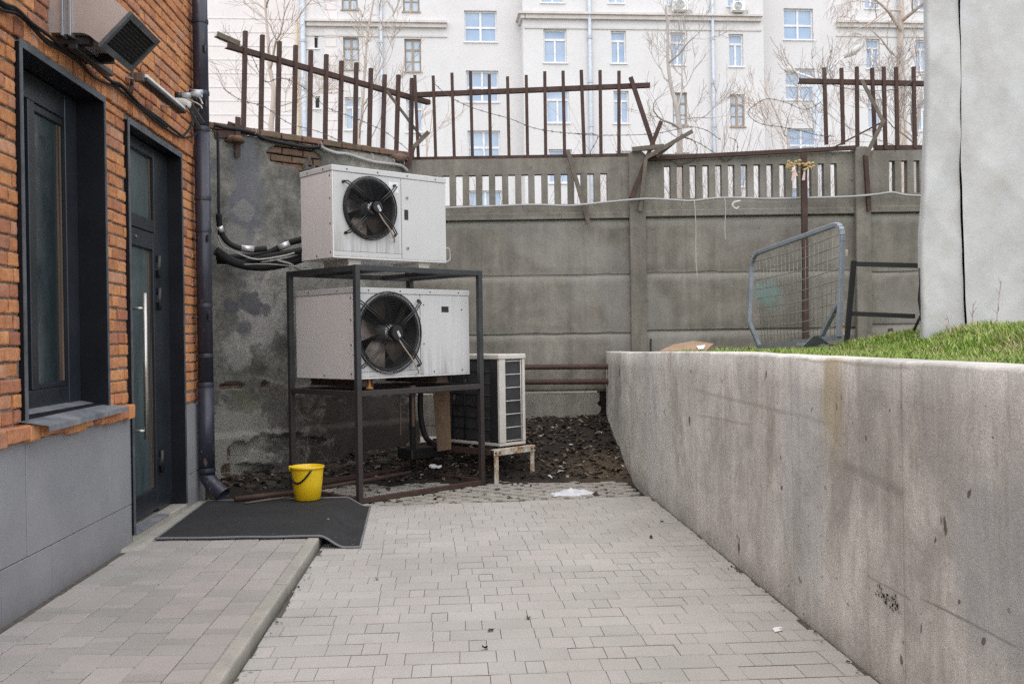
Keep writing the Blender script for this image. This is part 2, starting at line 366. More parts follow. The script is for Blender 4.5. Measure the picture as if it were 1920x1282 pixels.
    t = NT('side_enamel_lifted', .45); c = t.ramp(t.noise(1.6, 5), [(.3, (.66, .635, .615)), (.7, (.73, .70, .68))]); c = t.mix(t.ramp(t.noise(1, 6, .7, t.pos(12, 12, .8)), [(.56, 0), (.75, .2)]), c, (.42, .39, .35)); t.col(c); MT['sidelifted'] = t.m  # lighter enamel copy, lifts the shaded cabinet sides by colour
    t = NT('grimy_enamel', .5); g = t.n('ShaderNodeTexCoord').outputs['Generated']
    sp = t.n('ShaderNodeSeparateXYZ'); t.lk(g, sp.inputs[0])
    c = t.ramp(t.noise(1.6, 5), [(.3, (.51, .505, .495)), (.7, (.57, .565, .555))])
    run = t.math('MULTIPLY', t.ramp(t.noise(1, 7, .7, t.pos(17, 17, .9)), [(.44, 0), (.72, 1)]), t.ramp(sp.outputs[2], [(0, .85), (.20, .55), (.42, .10), (1, .14)]))
    c = t.mix(run, c, (.17, .16, .12)); t.col(c); MT['grimy'] = t.m
    MT['black'] = plain('black_plastic', (.012, .012, .013), .38)
    MT['wire'] = plain('black_wire', (.012, .012, .013), .3)
    t = NT('fan_blade', .3, .75); t.col(t.ramp(t.noise(5, 4), [(.3, (.08, .066, .055)), (.7, (.22, .175, .145))])); MT['blade'] = t.m
    MT['shroud'] = plain('shroud_black', (.02, .02, .021), .45)
    MT['hole'] = plain('dark_void', (.006, .006, .006), .9)
    MT['silver'] = plain('hub_steel', (.38, .38, .38), .35, .8)
    MT['sticker'] = plain('sticker_white', (.72, .72, .71), .5)
    # steel stand, grey brown
    t = NT('stand_steel', .55, .1); c = t.ramp(t.noise(6, 7, .7), [(.3, (.024, .026, .028)), (.6, (.040, .043, .046)), (.75, (.05, .038, .031))])
    z = t.xyz()[2]; c = t.mix(t.math('MULTIPLY', t.ramp(z, [(.1, 1), (1.3, .75), (1.9, .1)]), t.ramp(t.noise(9, 6, .7), [(.35, .35), (.7, 1)])), c, (.042, .025, .019)); t.col(c).bump(t.noise(80, 6), .3, .003); MT['stand'] = t.m
    t = NT('rusty_steel', .8, .1); c = t.ramp(t.noise(9, 8, .7), [(.3, (.040, .022, .017)), (.55, (.066, .036, .027)), (.75, (.105, .056, .037))]); t.col(c).bump(t.noise(120, 6), .5, .003); MT['rust'] = t.m
    t = NT('weathered_bar', .8); c = t.ramp(t.noise(9, 7, .7, t.pos(1, 1, 1)), [(.3, (.07, .055, .04)), (.7, (.17, .145, .115))]); t.col(c).bump(t.noise(60, 6), .5, .003); MT['oldbar'] = t.m
    t = NT('rusty_white', .7); c = t.ramp(t.noise(11, 7, .75), [(.42, (.56, .54, .50)), (.52, (.42, .33, .22)), (.62, (.22, .10, .035)), (.8, (.09, .04, .02))]); t.col(c).bump(t.noise(60, 6), .4, .003); MT['rwhite'] = t.m
    t = NT('coil_fins', .6, .3); c = t.ramp(t.noise(3, 6, .6), [(.3, (.030, .030, .033)), (.7, (.075, .075, .08))]); c = t.mix(t.ramp(t.noise(14, 4, .6, t.pos(1, 1, .25)), [(.69, 0), (.73, .8)]), c, (.45, .44, .43)); w = t.n('ShaderNodeTexWave', bands_direction='DIAGONAL'); w.inputs['Scale'].default_value = 60; t.lk(t.pos(1, 1, 0), w.inputs[0]); t.col(c).bump(w.outputs[1], .5, .004); MT['coil'] = t.m
    MT['cream'] = plain('cream_plastic', (.56, .53, .48), .5, 0, .1, 4)
    # mat
    t = NT('rubber_mat', .85); c = t.ramp(t.noise(3, 6, .65), [(.3, (.010, .010, .011)), (.7, (.020, .0195, .020))])
    c = t.mix(t.ramp(t.noise(75, 4, .7), [(.665, 0), (.70, .7)]), c, (.25, .22, .18)); c = t.mix(t.ramp(t.noise(1.6, 6, .7), [(.54, 0), (.8, .3)]), c, (.08, .07, .062))
    t.col(c).bump(t.vor(180), .6, .004); MT['mat'] = t.m
    MT['matedge'] = plain('mat_edge', (.16, .16, .165), .7)
    t = NT('yellow_plastic', .4); c = t.ramp(t.noise(5, 5), [(.3, (.70, .46, .008)), (.7, (.80, .55, .012))]); c = t.mix(t.ramp(t.noise(30, 5, .7), [(.6, 0), (.78, .35)]), c, (.40, .27, .05)); t.col(c); t.b.inputs['Subsurface Weight'].default_value = .05; MT['yellow'] = t.m
    # facade far behind, its haze painted in as paler, flatter colours
    def fac(name, lo, hi):
        t = NT(name, .95); c = t.ramp(t.noise(.30, 8, .68), [(.3, lo), (.7, hi)])
        c = t.mix(t.math('MULTIPLY', t.ramp(t.noise(.8, 7, .7, t.pos(1, 1, .25)), [(.5, 0), (.75, 1)]), .22), c, (.47, .465, .465))
        c = t.mix(1, c, t.ramp(t.noise(9, 4, .7), [(.3, .95), (.7, 1.04)]), 'MULTIPLY'); t.col(c).bump(t.noise(14, 6), .25, .03); return t.m
    MT['facade'] = fac('pale_render', (.565, .553, .552), (.635, .626, .626))
    MT['pinkfac'] = fac('pink_render', (.625, .58, .565), (.68, .65, .64))
    MT['cornice'] = plain('cornice_render', (.56, .53, .505), .9, 0, .12, 2)
    MT['wframe'] = plain('white_frame', (.66, .66, .665), .5)
    MT['bframe'] = plain('brown_frame', (.30, .24, .19), .7)
    t = NT('sky_glass', .1, spec=.5); oi = t.n('ShaderNodeObjectInfo').outputs['Random']; c = t.ramp(t.noise(.5, 4), [(.35, (.24, .34, .49)), (.7, (.40, .49, .60))]); c = t.mix(t.ramp(oi, [(.35, 0), (.5, .25), (.8, .1), (1, .6)]), c, (.46, .48, .50)); t.col(c); MT['sglass'] = t.m  # blue sky reflection painted into the pane colour, varied per window
    t = NT('pale_glass', .2); c = t.ramp(t.noise(.8, 4), [(.35, (.34, .42, .50)), (.7, (.55, .60, .64))]); t.col(c); MT['pglass'] = t.m
    MT['galv'] = plain('galvanised', (.46, .49, .52), .5, .2)
    MT['galvpipe'] = plain('far_downpipe', (.44, .48, .53), .55)
    # vegetation, soil
    t = NT('bark', .9); c = t.ramp(t.noise(7, 6, .7, t.pos(1, 1, .3)), [(.3, (.40, .33, .275)), (.7, (.56, .48, .42))]); t.col(c); MT['bark'] = t.m
    t = NT('bark_grey', .9); c = t.ramp(t.noise(7, 6, .7, t.pos(1, 1, .3)), [(.3, (.30, .265, .24)), (.7, (.46, .41, .375))]); t.col(c); MT['bark2'] = t.m
    MT['twig'] = plain('twig_brown', (.42, .33, .29), .9, 0, .3)
    t = NT('grass_blade', .6); c = t.ramp(t.island(), [(0, (.09, .17, .018)), (.4, (.18, .31, .033)), (.72, (.28, .41, .055)), (.86, (.32, .36, .10)), (1, (.42, .36, .18))]); c = t.mix(t.ramp(t.noise(3.2, 6, .7), [(.50, 0), (.62, .7)]), c, (.44, .38, .20)); t.col(c)
    MT['grass'] = t.m
    t = NT('soil', .95); c = t.ramp(t.noise(6, 8, .7), [(.3, (.045, .045, .018)), (.7, (.11, .10, .045))]); t.col(c).bump(t.noise(30, 7), .8, .02); MT['soil'] = t.m
    t = NT('dark_dirt', .95); c = t.ramp(t.noise(3.2, 9, .75), [(.3, (.012, .009, .007)), (.55, (.030, .022, .016)), (.75, (.06, .044, .031))])
    pth = at(1110, 888, 9.9)
    d = t.n('ShaderNodeVectorMath', operation='DISTANCE'); t.lk(t.geo.outputs['Position'], d.inputs[0]); d.inputs[1].default_value = (pth.x + .15, pth.y + .05, .05)
    c = t.mix(t.ramp(t.math('ADD', d.outputs['Value'], t.math('MULTIPLY', t.noise(5, 6), .4)), [(.30, .8), (.75, 0)]), c, (.15, .112, .072))
    t.col(c).bump(t.noise(45, 9, .8), 1, .03); MT['dirt'] = t.m
    t = NT('dead_leaf', .8); c = t.ramp(t.island(), [(0, (.020, .014, .010)), (.45, (.042, .028, .018)), (.72, (.085, .058, .037)), (.90, (.15, .115, .08)), (.975, (.27, .24, .20)), (1, (.55, .54, .52))]); t.col(c); MT['leaf'] = t.m
    t = NT('grid_paver', .92); c = t.ramp(t.noise(4, 7, .7), [(.3, (.24, .22, .19)), (.7, (.40, .375, .335))]); c = t.mix(t.ramp(t.noise(6, 6, .75, t.pos(1,1,1,(5,1,0))), [(.52, 0), (.72, .6)]), c, (.07, .05, .038)); t.col(c).bump(t.noise(60, 6), .6, .008); MT['gridp'] = t.m
    t = NT('far_ground', .95); c = t.ramp(t.noise(.6, 6), [(.3, (.12, .105, .08)), (.7, (.2, .18, .14))]); t.col(c); MT['ground'] = t.m
    # white sheeting
    t = NT('white_sheeting', .7); c = t.ramp(t.noise(.9, 7, .65, t.pos(1, 1, .6)), [(.3, (.49, .505, .52)), (.7, (.62, .635, .65))])
    c = t.mix(t.ramp(t.noise(2.2, 8, .75, t.pos(1, 1, .4), 1.0), [(.56, 0), (.68, .4)]), c, (.40, .40, .39))
    c = t.mix(1, c, t.ramp(t.noise(330, 2, .6), [(.3, .86), (.7, 1.10)]), 'MULTIPLY')
    z = t.xyz()[2]; c = t.mix(t.math('MULTIPLY', t.ramp(z, [(1.4, 1), (2.1, 0)]), t.noise(6, 6)), c, (.38, .36, .32))
    t.col(c).bump(t.math('ADD', t.noise(300, 3), t.math('MULTIPLY', t.noise(6, 5, .6), 4)), .35, .006); MT['tarp'] = t.m
    MT['cable'] = plain('black_cable', (.010, .010, .011), .6); MT['cable'].node_tree.nodes['Principled BSDF'].inputs['Specular IOR Level'].default_value = .3
    MT['gcable'] = plain('grey_conduit', (.33, .325, .31), .6)
    MT['foil'] = plain('foil_tape', (.55, .55, .55), .35, .6)
    MT['barb'] = plain('barbed_wire_steel', (.10, .085, .08), .6, .2)
    MT['string'] = plain('pale_string', (.50, .48, .44), .8)
    t = NT('duct_sheet', .45, .55); c = t.ramp(t.noise(3, 6), [(.3, (.38, .33, .31)), (.7, (.5, .45, .42))]); t.col(c); MT['duct'] = t.m
    MT['ductflange'] = plain('duct_flange', (.34, .36, .39), .35, .6)
    MT['lamp'] = plain('lamp_white', (.74, .74, .73), .4)
    MT['lampgrey'] = plain('lamp_head_grey', (.50, .49, .45), .5)
    MT['card'] = plain('cardboard', (.33, .22, .145), .9, 0, .15, 8)
    MT['snow'] = plain('old_snow', (.60, .61, .64), .7, 0, .06, 20, .6, 60)
    MT['blueframe'] = plain('gate_blue_grey', (.24, .265, .30), .5, .2, .2, 9)
    MT['gwire'] = plain('gate_wire', (.26, .25, .23), .5, .4, .2, 12)
    MT['blackframe'] = plain('black_frame_paint', (.014, .014, .015), .5)
    MT['flower'] = plain('dried_flower', (.50, .38, .17), .9, 0, .4, 40)
    MT['ribbon'] = plain('faded_ribbon', (.55, .40, .36), .8)
    MT['handle'] = plain('brushed_steel', (.50, .47, .43), .32, .85)
    MT['orange'] = plain('orange_rubber', (.33, .15, .03), .6)
    MT['brassy'] = plain('cable_tan', (.36, .29, .21), .6)
mk()
def absorb(self, other, idx):
    mp = {v: self.bm.verts.new(v.co) for v in other.bm.verts}
    for f in other.bm.faces:
        nf = self.bm.faces.new([mp[v] for v in f.verts]); nf.smooth = f.smooth; nf.material_index = idx
    other.bm.free(); return self
MB.absorb = absorb

def rough_block(mb, ox, ux, uy, un, x0, x1, y0, y1, depth, rag=.006, nx=8, ny=7, seed=0, round_=.0050):
    # one irregular brick: front patch of nx*ny points with worn edges, four sides going back
    bm = mb.bm; P = {}
    tilt = U(-.02, .02); dn = U(-.003, .004)
    e_ = .0075
    q_ = min(1, (x1-x0)/.06); ex_ = .005*q_/(x1-x0); ey_ = .005/(y1-y0)
    S_ = [0, ex_, 2.2*ex_] + [k/(nx-5) for k in range(1, nx-5)] + [1 - 2.2*ex_, 1 - ex_, 1]; T_ = [0, ey_, 2.2*ey_] + [k/(ny-5) for k in range(1, ny-5)] + [1 - 2.2*ey_, 1 - ey_, 1]
    for i in range(nx):
        for j in range(ny):
            s = S_[i]; t = T_[j]
            a = x0 + (x1-x0)*s; b = y0 + (y1-y0)*t
            e = 0
            if i in (0, nx-1): e += round_*U(.5, 1.5)
            if j in (0, ny-1): e += round_*U(.4, 1.4)
            if i in (0, nx-1) and j in (0, ny-1): e += round_*U(.2, 1.6)
            if R() < .04: e += U(.002, .006)
            a += rag*.3*(R()-.5) if 0 < i < nx-1 else rag*.6*(R()-.5)
            b += rag*.4*(R()-.5)
            n = dn + tilt*(s-.5)*.1 - e + U(-.0015, .0015)
            P[i, j] = bm.verts.new(ox + ux*a + uy*b + un*n)
    B = {}
    border = [(i, 0) for i in range(nx)] + [(nx-1, j) for j in range(1, ny)] + [(i, ny-1) for i in range(nx-2, -1, -1)] + [(0, j) for j in range(ny-2, 0, -1)]
    for k in border: B[k] = bm.verts.new(P[k].co - un*depth)
    for i in range(nx-1):
        for j in range(ny-1):
            f = bm.faces.new((P[i, j], P[i+1, j], P[i+1, j+1], P[i, j+1])); f.smooth = True
    for a, b in zip(border, border[1:] + border[:1]):
        f = bm.faces.new((P[a], B[a], B[b], P[b])); f.smooth = False

def holed(mb, ox, ux, uy, x0, x1, y0, y1, holes, extra_x=(), extra_y=()):
    # flat wall in the plane (ox; ux, uy) with rectangular openings left out
    xs = sorted({x0, x1, *extra_x, *[h[0] for h in holes], *[h[1] for h in holes]}); ys = sorted({y0, y1, *extra_y, *[h[2] for h in holes], *[h[3] for h in holes]})
    xs = [x for x in xs if x0 <= x <= x1]; ys = [y for y in ys if y0 <= y <= y1]
    V = {}
    def v(i, j):
        if (i, j) not in V: V[i, j] = mb.bm.verts.new(ox + ux*xs[i] + uy*ys[j])
        return V[i, j]
    for i in range(len(xs)-1):
        for j in range(len(ys)-1):
            cx = (xs[i]+xs[i+1])/2; cy = (ys[j]+ys[j+1])/2
            if any(h[0] < cx < h[1] and h[2] < cy < h[3] for h in holes): continue
            mb.bm.faces.new((v(i, j), v(i+1, j), v(i+1, j+1), v(i, j+1)))

# ================================================================== GROUND
XW = -2.19; KX = -.945; RX = 1.69; SWZ = .07
o = MB(); o.box((-150, -40, -.3), (150, 200, -.08)); o = o.build('ground', MT['ground']); tag(o, kind='structure')

def road_edge(x): return 8.50 + (x + .76) * .083     # far edge of the paved road
def block(mb, x0, x1, y0, y1, z, ch=.0055, dz=0, g=.0004, gy=.0042, cx=.28):
    x0 += g; x1 -= g; y0 += gy; y1 -= gy
    if x1 - x0 < .02 or y1 - y0 < .02: return
    c = ch; t0, t1 = U(-.0012, .0012), U(-.0012, .0012)
    top = [(x0+c*cx, y0+c, z+dz+t0), (x1-c*cx, y0+c, z+dz+t1), (x1-c*cx, y1-c, z+dz-t0), (x0+c*cx, y1-c, z+dz-t1)]
    mid = [(x0, y0, z-c+dz), (x1, y0, z-c+dz), (x1, y1, z-c+dz), (x0, y1, z-c+dz)]
    low = [(x0, y0, z-.02), (x1, y0, z-.02), (x1, y1, z-.02), (x0, y1, z-.02)]
    bm = mb.bm; T = [bm.verts.new(p) for p in top]; M_ = [bm.verts.new(p) for p in mid]; L = [bm.verts.new(p) for p in low]
    bm.faces.new(T)
    for i in range(4):
        j = (i+1) % 4
        for q in ((M_[i], M_[j], T[j], T[i]), (L[i], L[j], M_[j], M_[i])): bm.faces.new(q).material_index = 1
PIT = .1625
pav = MB(); rr = random.Random(5); n = 0
y = 1.9; seq = [.2425, .1625, .0815]
off = 0
while y < 9.0:
    off = (off + rr.choice([.17, .33, .12, .41])) % .4865
    x = KX - off - .5; k = 0
    while x < RX:
        L = seq[k % 3]; k += 1
        a = max(x, KX + .003); b = min(x + L, RX - .012)
        if b - a > .03:
            e = road_edge((a+b)/2); y1 = min(y + PIT, e)
            if y1 - y > .05: block(pav, a, b, y, y1, 0, dz=rr.uniform(-.0018, .0018))
        x += L
    y += PIT
sand = MB(); sand.poly([(KX, -2, -.004), (RX, -2, -.004), (RX, road_edge(RX), -.004), (KX, road_edge(KX), -.004)])
ob = MB(); ob.absorb(pav, 0); ob.absorb(sand, 1); ob = ob.build('road', MT['paver'], fix=False); ob.data.materials.append(MT['sand']); tag(ob, kind='structure')

# sidewalk: columns of blocks running along the wall
pav = MB(); x = KX - .08
cols = 0
while x > XW - .0:
    x0 = max(x - PIT, XW + .05) if x - PIT < XW + .1 else x - PIT
    yy = 1.9 - rr.random()*.4; k = rr.randrange(3)
    while yy < 8.42:
        L = seq[k % 3]; k += 1; y1 = min(yy + L, 8.42)
        if x - x0 > .04: block(pav, x0, x, yy, y1, SWZ, dz=rr.uniform(-.002, .002), g=.0018, gy=.0050, cx=.8)
        yy += L
    x = x0
    if x0 <= XW + .06: break
yb = XW + .1
while yb < KX - .02:                                      # border blocks closing the far end
    block(pav, yb, min(yb + .24, KX), 8.43, 8.55, SWZ, dz=rr.uniform(-.004, .004)); yb += .245
sand = MB(); sand.poly([(XW - .02, -2, SWZ - .008), (KX - .01, -2, SWZ - .008), (KX - .01, 8.56, SWZ - .008), (XW - .02, 8.56, SWZ - .008)])
sand.poly([(XW - .02, 8.56, SWZ - .008), (KX - .01, 8.56, SWZ - .008), (KX - .01, 8.56, -.1), (XW - .02, 8.56, -.1)])
ob = MB(); ob.absorb(pav, 0); ob.absorb(sand, 1); ob = ob.build('sidewalk', MT['walk'], fix=False); ob.data.materials.append(MT['sand']); tag(ob, kind='structure')
# concrete strip between the wall and the mat, and kerb of 1 m stones
o = MB(); o.grid(5, 46, lambda i, j: Vector((XW - .02 + min(i, 3)*.045 + (i > 2)*nz(j*.4, 2)*.02 + (i == 4)*.004, 6.55 + j*.0435, SWZ + .009 + nz(i, j*.3)*.003 - (.02 if i == 4 or j in (0,) else 0))))
o = o.build('sidewalk_strip', MT['kerb']); tag(o, kind='structure')
o = MB(); yk = 1.55
while yk < 8.0:
    y1 = min(yk + .993, 8.3)
    dx = U(-.004, .004)
    o.box((KX - .08 + dx, yk, -.12), (KX + dx, y1, SWZ + .004 + U(-.003, .003)), .012, seg=2); yk += 1.0
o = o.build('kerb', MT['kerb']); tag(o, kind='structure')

# ------------------------------------------------ dirt mound at the foot of the fence and grid pavers
LW0 = Wc(-2.776, 9.78, 0); LW1 = at(770, 300, 11.4); LW1.z = 0      # line of the old plaster wall
LWd = (LW1 - LW0).normalized(); LWn = Vector((LWd.y, -LWd.x, 0))    # towards the yard
def dirt_z(p):
    D = p.dot(f0); x = p.dot(r0)
    t = sstep(9.25, 11.5, D)
    z = .50 * t**1.25
    if x < -.9: z *= .45
    elif x < -.1: z *= .45 + .55*(x + .9)/.8
    dw = (p - LW0).dot(LWn)
    z = max(z, .12 * max(0, 1 - dw / .6) - .02)
    k = sstep(9.35, 10.0, D + .3*nz(p.x*2.3, p.y*2.3))
    z += .05*nz(p.x*2.2, p.y*2.2)*k + .03*nz(p.x*7, p.y*7)*k + .008*nz(p.x*25, p.y*25)
    return z - .034 * (1 - k)
def dpt(i, j):
    p = r0*(-3.3 + i*.036) + f0*(8.25 + j*.036); return Vector((p.x, p.y, dirt_z(p)))
def dirt_ok(p): return p.x < RX + .06
o = MB(); o.grid(142, 92, dpt)
bmesh.ops.delete(o.bm, geom=[v for v in o.bm.verts if v.co.x > RX + .08 or v.co.y < road_edge(v.co.x) - .04 or (v.co.x < KX - .02 and v.co.y < 8.56)], context='VERTS')
o = o.build('dirt', MT['dirt']); tag(o, kind='structure')
# lattice of grass grid pavers (staggered oval cells)
o = MB(); cw, chh = .100, .105
for j in range(12):
    for i in range(34):
        if (i + j) % 2: continue
        cx = -1.35 + i*cw; c = Vector((cx, road_edge(cx) + .05 + j*chh, 0))
        if c.x + cw > RX - .0: continue
        if dirt_z(c) > .012: continue
        if c.x < KX + .06 and c.y < 8.68: continue
        N = 20; z = .003 + U(-.004, .004); bm = o.bm; tp = []; md = []; lo = []
        for k in range(N):
            a = 2*math.pi*k/N; m_ = .80 if True else 0
            x_, y_ = math.cos(a)*.86*cw, math.sin(a)*.64*chh
            tp.append(bm.verts.new((c.x + x_*.86, c.y + y_*.86, z))); md.append(bm.verts.new((c.x + x_*.91, c.y + y_*.91, z - .007))); lo.append(bm.verts.new((c.x + x_*.91, c.y + y_*.91, z - .05)))
        bm.faces.new(tp)
        for k in range(N):
            q = (k+1) % N; bm.faces.new((md[k], md[q], tp[q], tp[k])); bm.faces.new((lo[k], lo[q], md[q], md[k]))
o = o.build('grid_paving', MT['gridp']); tag(o, kind='structure')

# ================================================================== BRICK BUILDING
WY0, WY1, WZ0, WZ1 = 5.15, 6.35, 1.03, 2.94
DY0, DY1, DZ0, DZ1 = 6.80, 8.095, .13, 2.91
BEND = 8.74
bld = thing('brick_building', 'orange brick building with grey tiled base, dark window and dark door', 'building', (XW, 5.3, 0))
ux, uz, un = Vector((0, 1, 0)), Vector((0, 0, 1)), Vector((1, 0, 0)); O0 = Vector((XW, 0, 0))
bricks = MB(); rb = random.Random(3)
def lay(y0, y1, z0, z1, off=0.0):
    # clip against openings
    segs = [(y0, y1)]
    for (a, b, c, d) in ((WY0 - .012, WY1 + .012, WZ0, WZ1 + .012), (DY0 - .012, DY1 + .012, DZ0, DZ1 + .012)):
        if z1 > c + .01 and z0 < d - .01:
            ns = []
            for s0, s1 in segs:
                if s1 <= a or s0 >= b: ns.append((s0, s1)); continue
                if s0 < a: ns.append((s0, a))
                if s1 > b: ns.append((b, s1))
            segs = ns
    for s0, s1 in segs:
        if s1 - s0 > .028:
            rough_block(bricks, O0 + un*(off + U(-.004, .004)), ux, uz, un, s0, s1, z0, z1, .05, rag=.010, nx=9 if s1 - s0 > .15 else 8)
z = 1.018; row = 0
while z < 4.75:
    if 2.945 < z < 3.08:
        z0 = 2.962; z1 = 3.075; y = 1.6                          # course of headers on edge above the openings
        while y < BEND:
            w = U(.088, .105); lay(y, min(y + w - .011, BEND), z0 + U(-.004, .004), z1 + U(-.004, .004), .012); y += w
        z = 3.087; row += 1; continue
    h = min(.066, (2.951 - z) if z < 2.95 else 9)
    y = 1.5 + (.13 if row % 2 else 0) + U(-.02, .02)
    while y < BEND:
        L = rb.choice([.25, .25, .25, .122]) if row % 3 else rb.choice([.25, .122, .122])
        L += U(-.006, .006)
        dz = U(-.003, .003)
        if h > .03: lay(y, min(y + L, BEND), z + dz, z + h + dz)
        y += L + .012
    z += .0785; row += 1
# bricks right of the door start lower
for k in range(2):
    z = .925 + k*.078*0 + k*.0785 - .0
    if z < 1.0:
        y = DY1 + .02
        while y < BEND: lay(y, min(y + .22, BEND), z, z + .066); y += .234
core = MB(); holed(core, Vector((XW - .011, 0, 0)), ux, uz, -3, BEND, .86, 4.72, [(WY0, WY1, WZ0, WZ1), (DY0, DY1, -.1, DZ1)], extra_x=[i*.5 for i in range(18)])
# end, top and back of the building body
core.box((-7.5, -3, -.1), (XW - .55, BEND, 4.72))
core.box((XW - .55, BEND - .03, -.1), (XW - .017, BEND - .001, 4.72))
core.box((XW - .549, -3, 4.65), (XW - .017, BEND - .031, 4.72))
wall = MB(); wall.absorb(bricks, 0); wall.absorb(core, 1)
w = wall.build('wall', MT['brick'], bld, fix=False); w.data.materials.append(MT['mortar'])
# projecting rough brick course under the window
sb = MB(); y = 1.6
while y < DY0 - .03:
    wd = rb.choice([.118, .128, .12, .25]); y1 = min(y + wd, DY0 - .02)
    if y1 - y > .04: rough_block(sb, Vector((XW + .055, 0, 0)), ux, uz, un, y, y1 - .006, .925 + U(-.012, .010), 1.010 + U(-.004, .004), .10, rag=.016, round_=.010)
    y = y1 + .003
sm = MB(); sm.box((XW - .02, 1.6, .935), (XW + .040, DY0 - .03, 1.003), .006)
sb2 = MB(); sb2.absorb(sb, 0); sb2.absorb(sm, 1); so = sb2.build('brick_ledge', MT['brick'], bld, fix=False); so.data.materials.append(MT['mortar'])
# plinth of large tiles
pl = MB()
def tile(y0, y1, z0, z1):
    if y1 - y0 > .02: pl.box((XW - .03, y0 + .003, z0), (XW + .006 + U(-.0015, .0015), y1 - .003, z1), .003)
for zi, (z0, z1) in enumerate(((-.1, .335), (.339, .925))):
    y = 5.17 - .6*7 + (.31 if zi == 0 else 0)
    while y < DY0 - .005:
        tile(max(y, 1.2), min(y + .6, DY0 - .004), z0, z1); y += .6
pl.build('plinth', MT['plinth'], bld); pl = MB()
for z0, z1 in ((-.1, .335), (.339, .90)): tile(DY1 + .03, BEND, z0, z1)
pl.build('plinth', MT['plinth'], bld)
# window casing, frame, panes, sill
def casing(nm, y0, y1, z0, z1, bottom):
    m = MB(); t = .014; d0 = XW - .30; d1 = XW + .022
    m.box((d0, y0 - .002, z0), (d1, y0 + t, z1)); m.box((d0, y1 - t, z0), (d1, y1 + .002, z1)); m.box((d0, y0 + t + .001, z1 - t), (d1 - .001, y1 - t - .001, z1))
    if bottom: m.box((d0, y0 + t + .001, z0), (d1 - .03, y1 - t - .001, z0 + t))
    cs = m.build(nm, MT['dark'], bld)
    e = MB()   # pale worn lip around the opening
    e.box((d1 - .001, y0 - .014, z0), (d1 + .005, y0 + .016, z1 + .014)); e.box((d1 - .001, y1 - .012, z0), (d1 + .005, y1 + .012, z1 + .014)); e.box((d1 - .002, y0 + .017, z1 - .026), (d1 + .004, y1 - .013, z1 + .014))
    e.build('lip', MT['edge'], cs); return cs
casing('window_casing', WY0, WY1, WZ0, WZ1, True)
FX = XW - .147
fr = MB(); b = .004
def rail(y0, y1, z0, z1, x0=FX - .06, x1=FX): fr.box((x0, y0, z0), (x1, y1, z1), b)
zb = WZ0 + .03
rail(WY0 + .016, 5.215, zb, WZ1 - .02); rail(6.148, WY1 - .016, zb, WZ1 - .02, FX - .06, FX + .004)
rail(5.216, 6.147, WZ1 - .17, WZ1 - .02, FX - .06, FX - .002); rail(5.216, 6.147, zb, zb + .10, FX - .06, FX - .001)
rail(5.63, 5.717, zb + .101, WZ1 - .171, FX - .06, FX + .002)
rail(5.718, 6.147, WZ1 - .215, WZ1 - .171, FX - .05, FX - .012); rail(5.718, 6.147, zb + .101, zb + .13, FX - .05, FX - .012)
rail(5.545, 5.61, zb + .101, WZ1 - .171, FX - .05, FX - .012)
win = fr.build('window', MT['door'], bld)
g = MB(); g.box((FX - .045, 5.718, zb + .11), (FX - .03, 6.147, WZ1 - .2)); g.build('pane', MT['glass'], win)
g = MB(); g.box((FX - .045, 5.611, zb + .11), (FX - .03, 5.629, WZ1 - .18)); g.box((FX - .045, 5.217, zb + .11), (FX - .03, 5.544, WZ1 - .18)); g.build('pane', MT['hole'], win)
g = MB(); g.box((FX - .029, 6.085, zb + .135), (FX - .022, 6.097, WZ1 - .22)); g.box((FX - .029, 6.115, zb + .135), (FX - .020, 6.140, WZ1 - .22)); g.build('reflection_strip', MT['reflection_cap_tan'], win)  # tan strips imitate brick edges reflected in the glass
s = MB(); zs = WZ0 + .012
s.poly([(FX - .02, WY0 + .016, zs + .022), (FX - .02, WY1 - .016, zs + .022), (XW + .10, WY1 + .10, zs - .03), (XW + .115, WY0 + .04, zs - .045)])
s.prism([(XW + .10, WY1 + .10, zs - .03), (XW + .115, WY0 + .04, zs - .045), (XW + .115, WY0 + .04, zs - .075), (XW + .10, WY1 + .10, zs - .058)], (.004, 0, 0))
s.poly([(XW + .005, WY0 - .07, zs - .012), (XW + .115, WY0 + .04, zs - .045), (FX - .02, WY0 + .016, zs + .022)])
s.build('sill', MT['sill'], bld)
# door
casing('door_casing', DY0, DY1, DZ0, DZ1, False)
DX = XW - .09
fr = MB(); b = .004
rail(7.715, DY1 - .016, DZ0 + .01, DZ1 - .02, DX - .06, DX + .004); rail(DY0 + .016, 6.90, DZ0 + .01, DZ1 - .02, DX - .06, DX + .004)
rail(6.901, 7.714, 2.245, 2.34, DX - .06, DX + .003); rail(6.901, 7.714, DZ1 - .10, DZ1 - .02, DX - .06, DX + .003)
dfr = fr.build('door_frame', MT['door'], bld)
g = MB(); g.box((DX - .04, 6.89, 2.34), (DX - .028, 7.714, DZ1 - .09)); g.build('pane', MT['hglass'], dfr)
g = MB(); g.box((DX - .027, 7.675, 2.345), (DX - .018, 7.70, DZ1 - .105)); g.build('reflection_strip', MT['reflection_cap_tan'], dfr)  # painted reflection on the transom pane
fr = MB(); dx1 = DX + .012; dx0 = DX - .05
fr.box((dx0, 7.645, .16), (dx1, 7.71, 2.235), .004); fr.box((dx0, 6.905, .16), (dx1, 7.14, 2.235), .004)
fr.box((dx0, 7.141, 2.11), (dx1 - .001, 7.644, 2.235), .004); fr.box((dx0, 7.141, .16), (dx1 - .001, 7.644, .32), .004)
door = fr.build('door', MT['door'], bld)
g = MB(); g.box((DX - .03, 7.12, .31), (DX - .018, 7.66, 2.12)); g.build('pane', MT['hglass'], door)
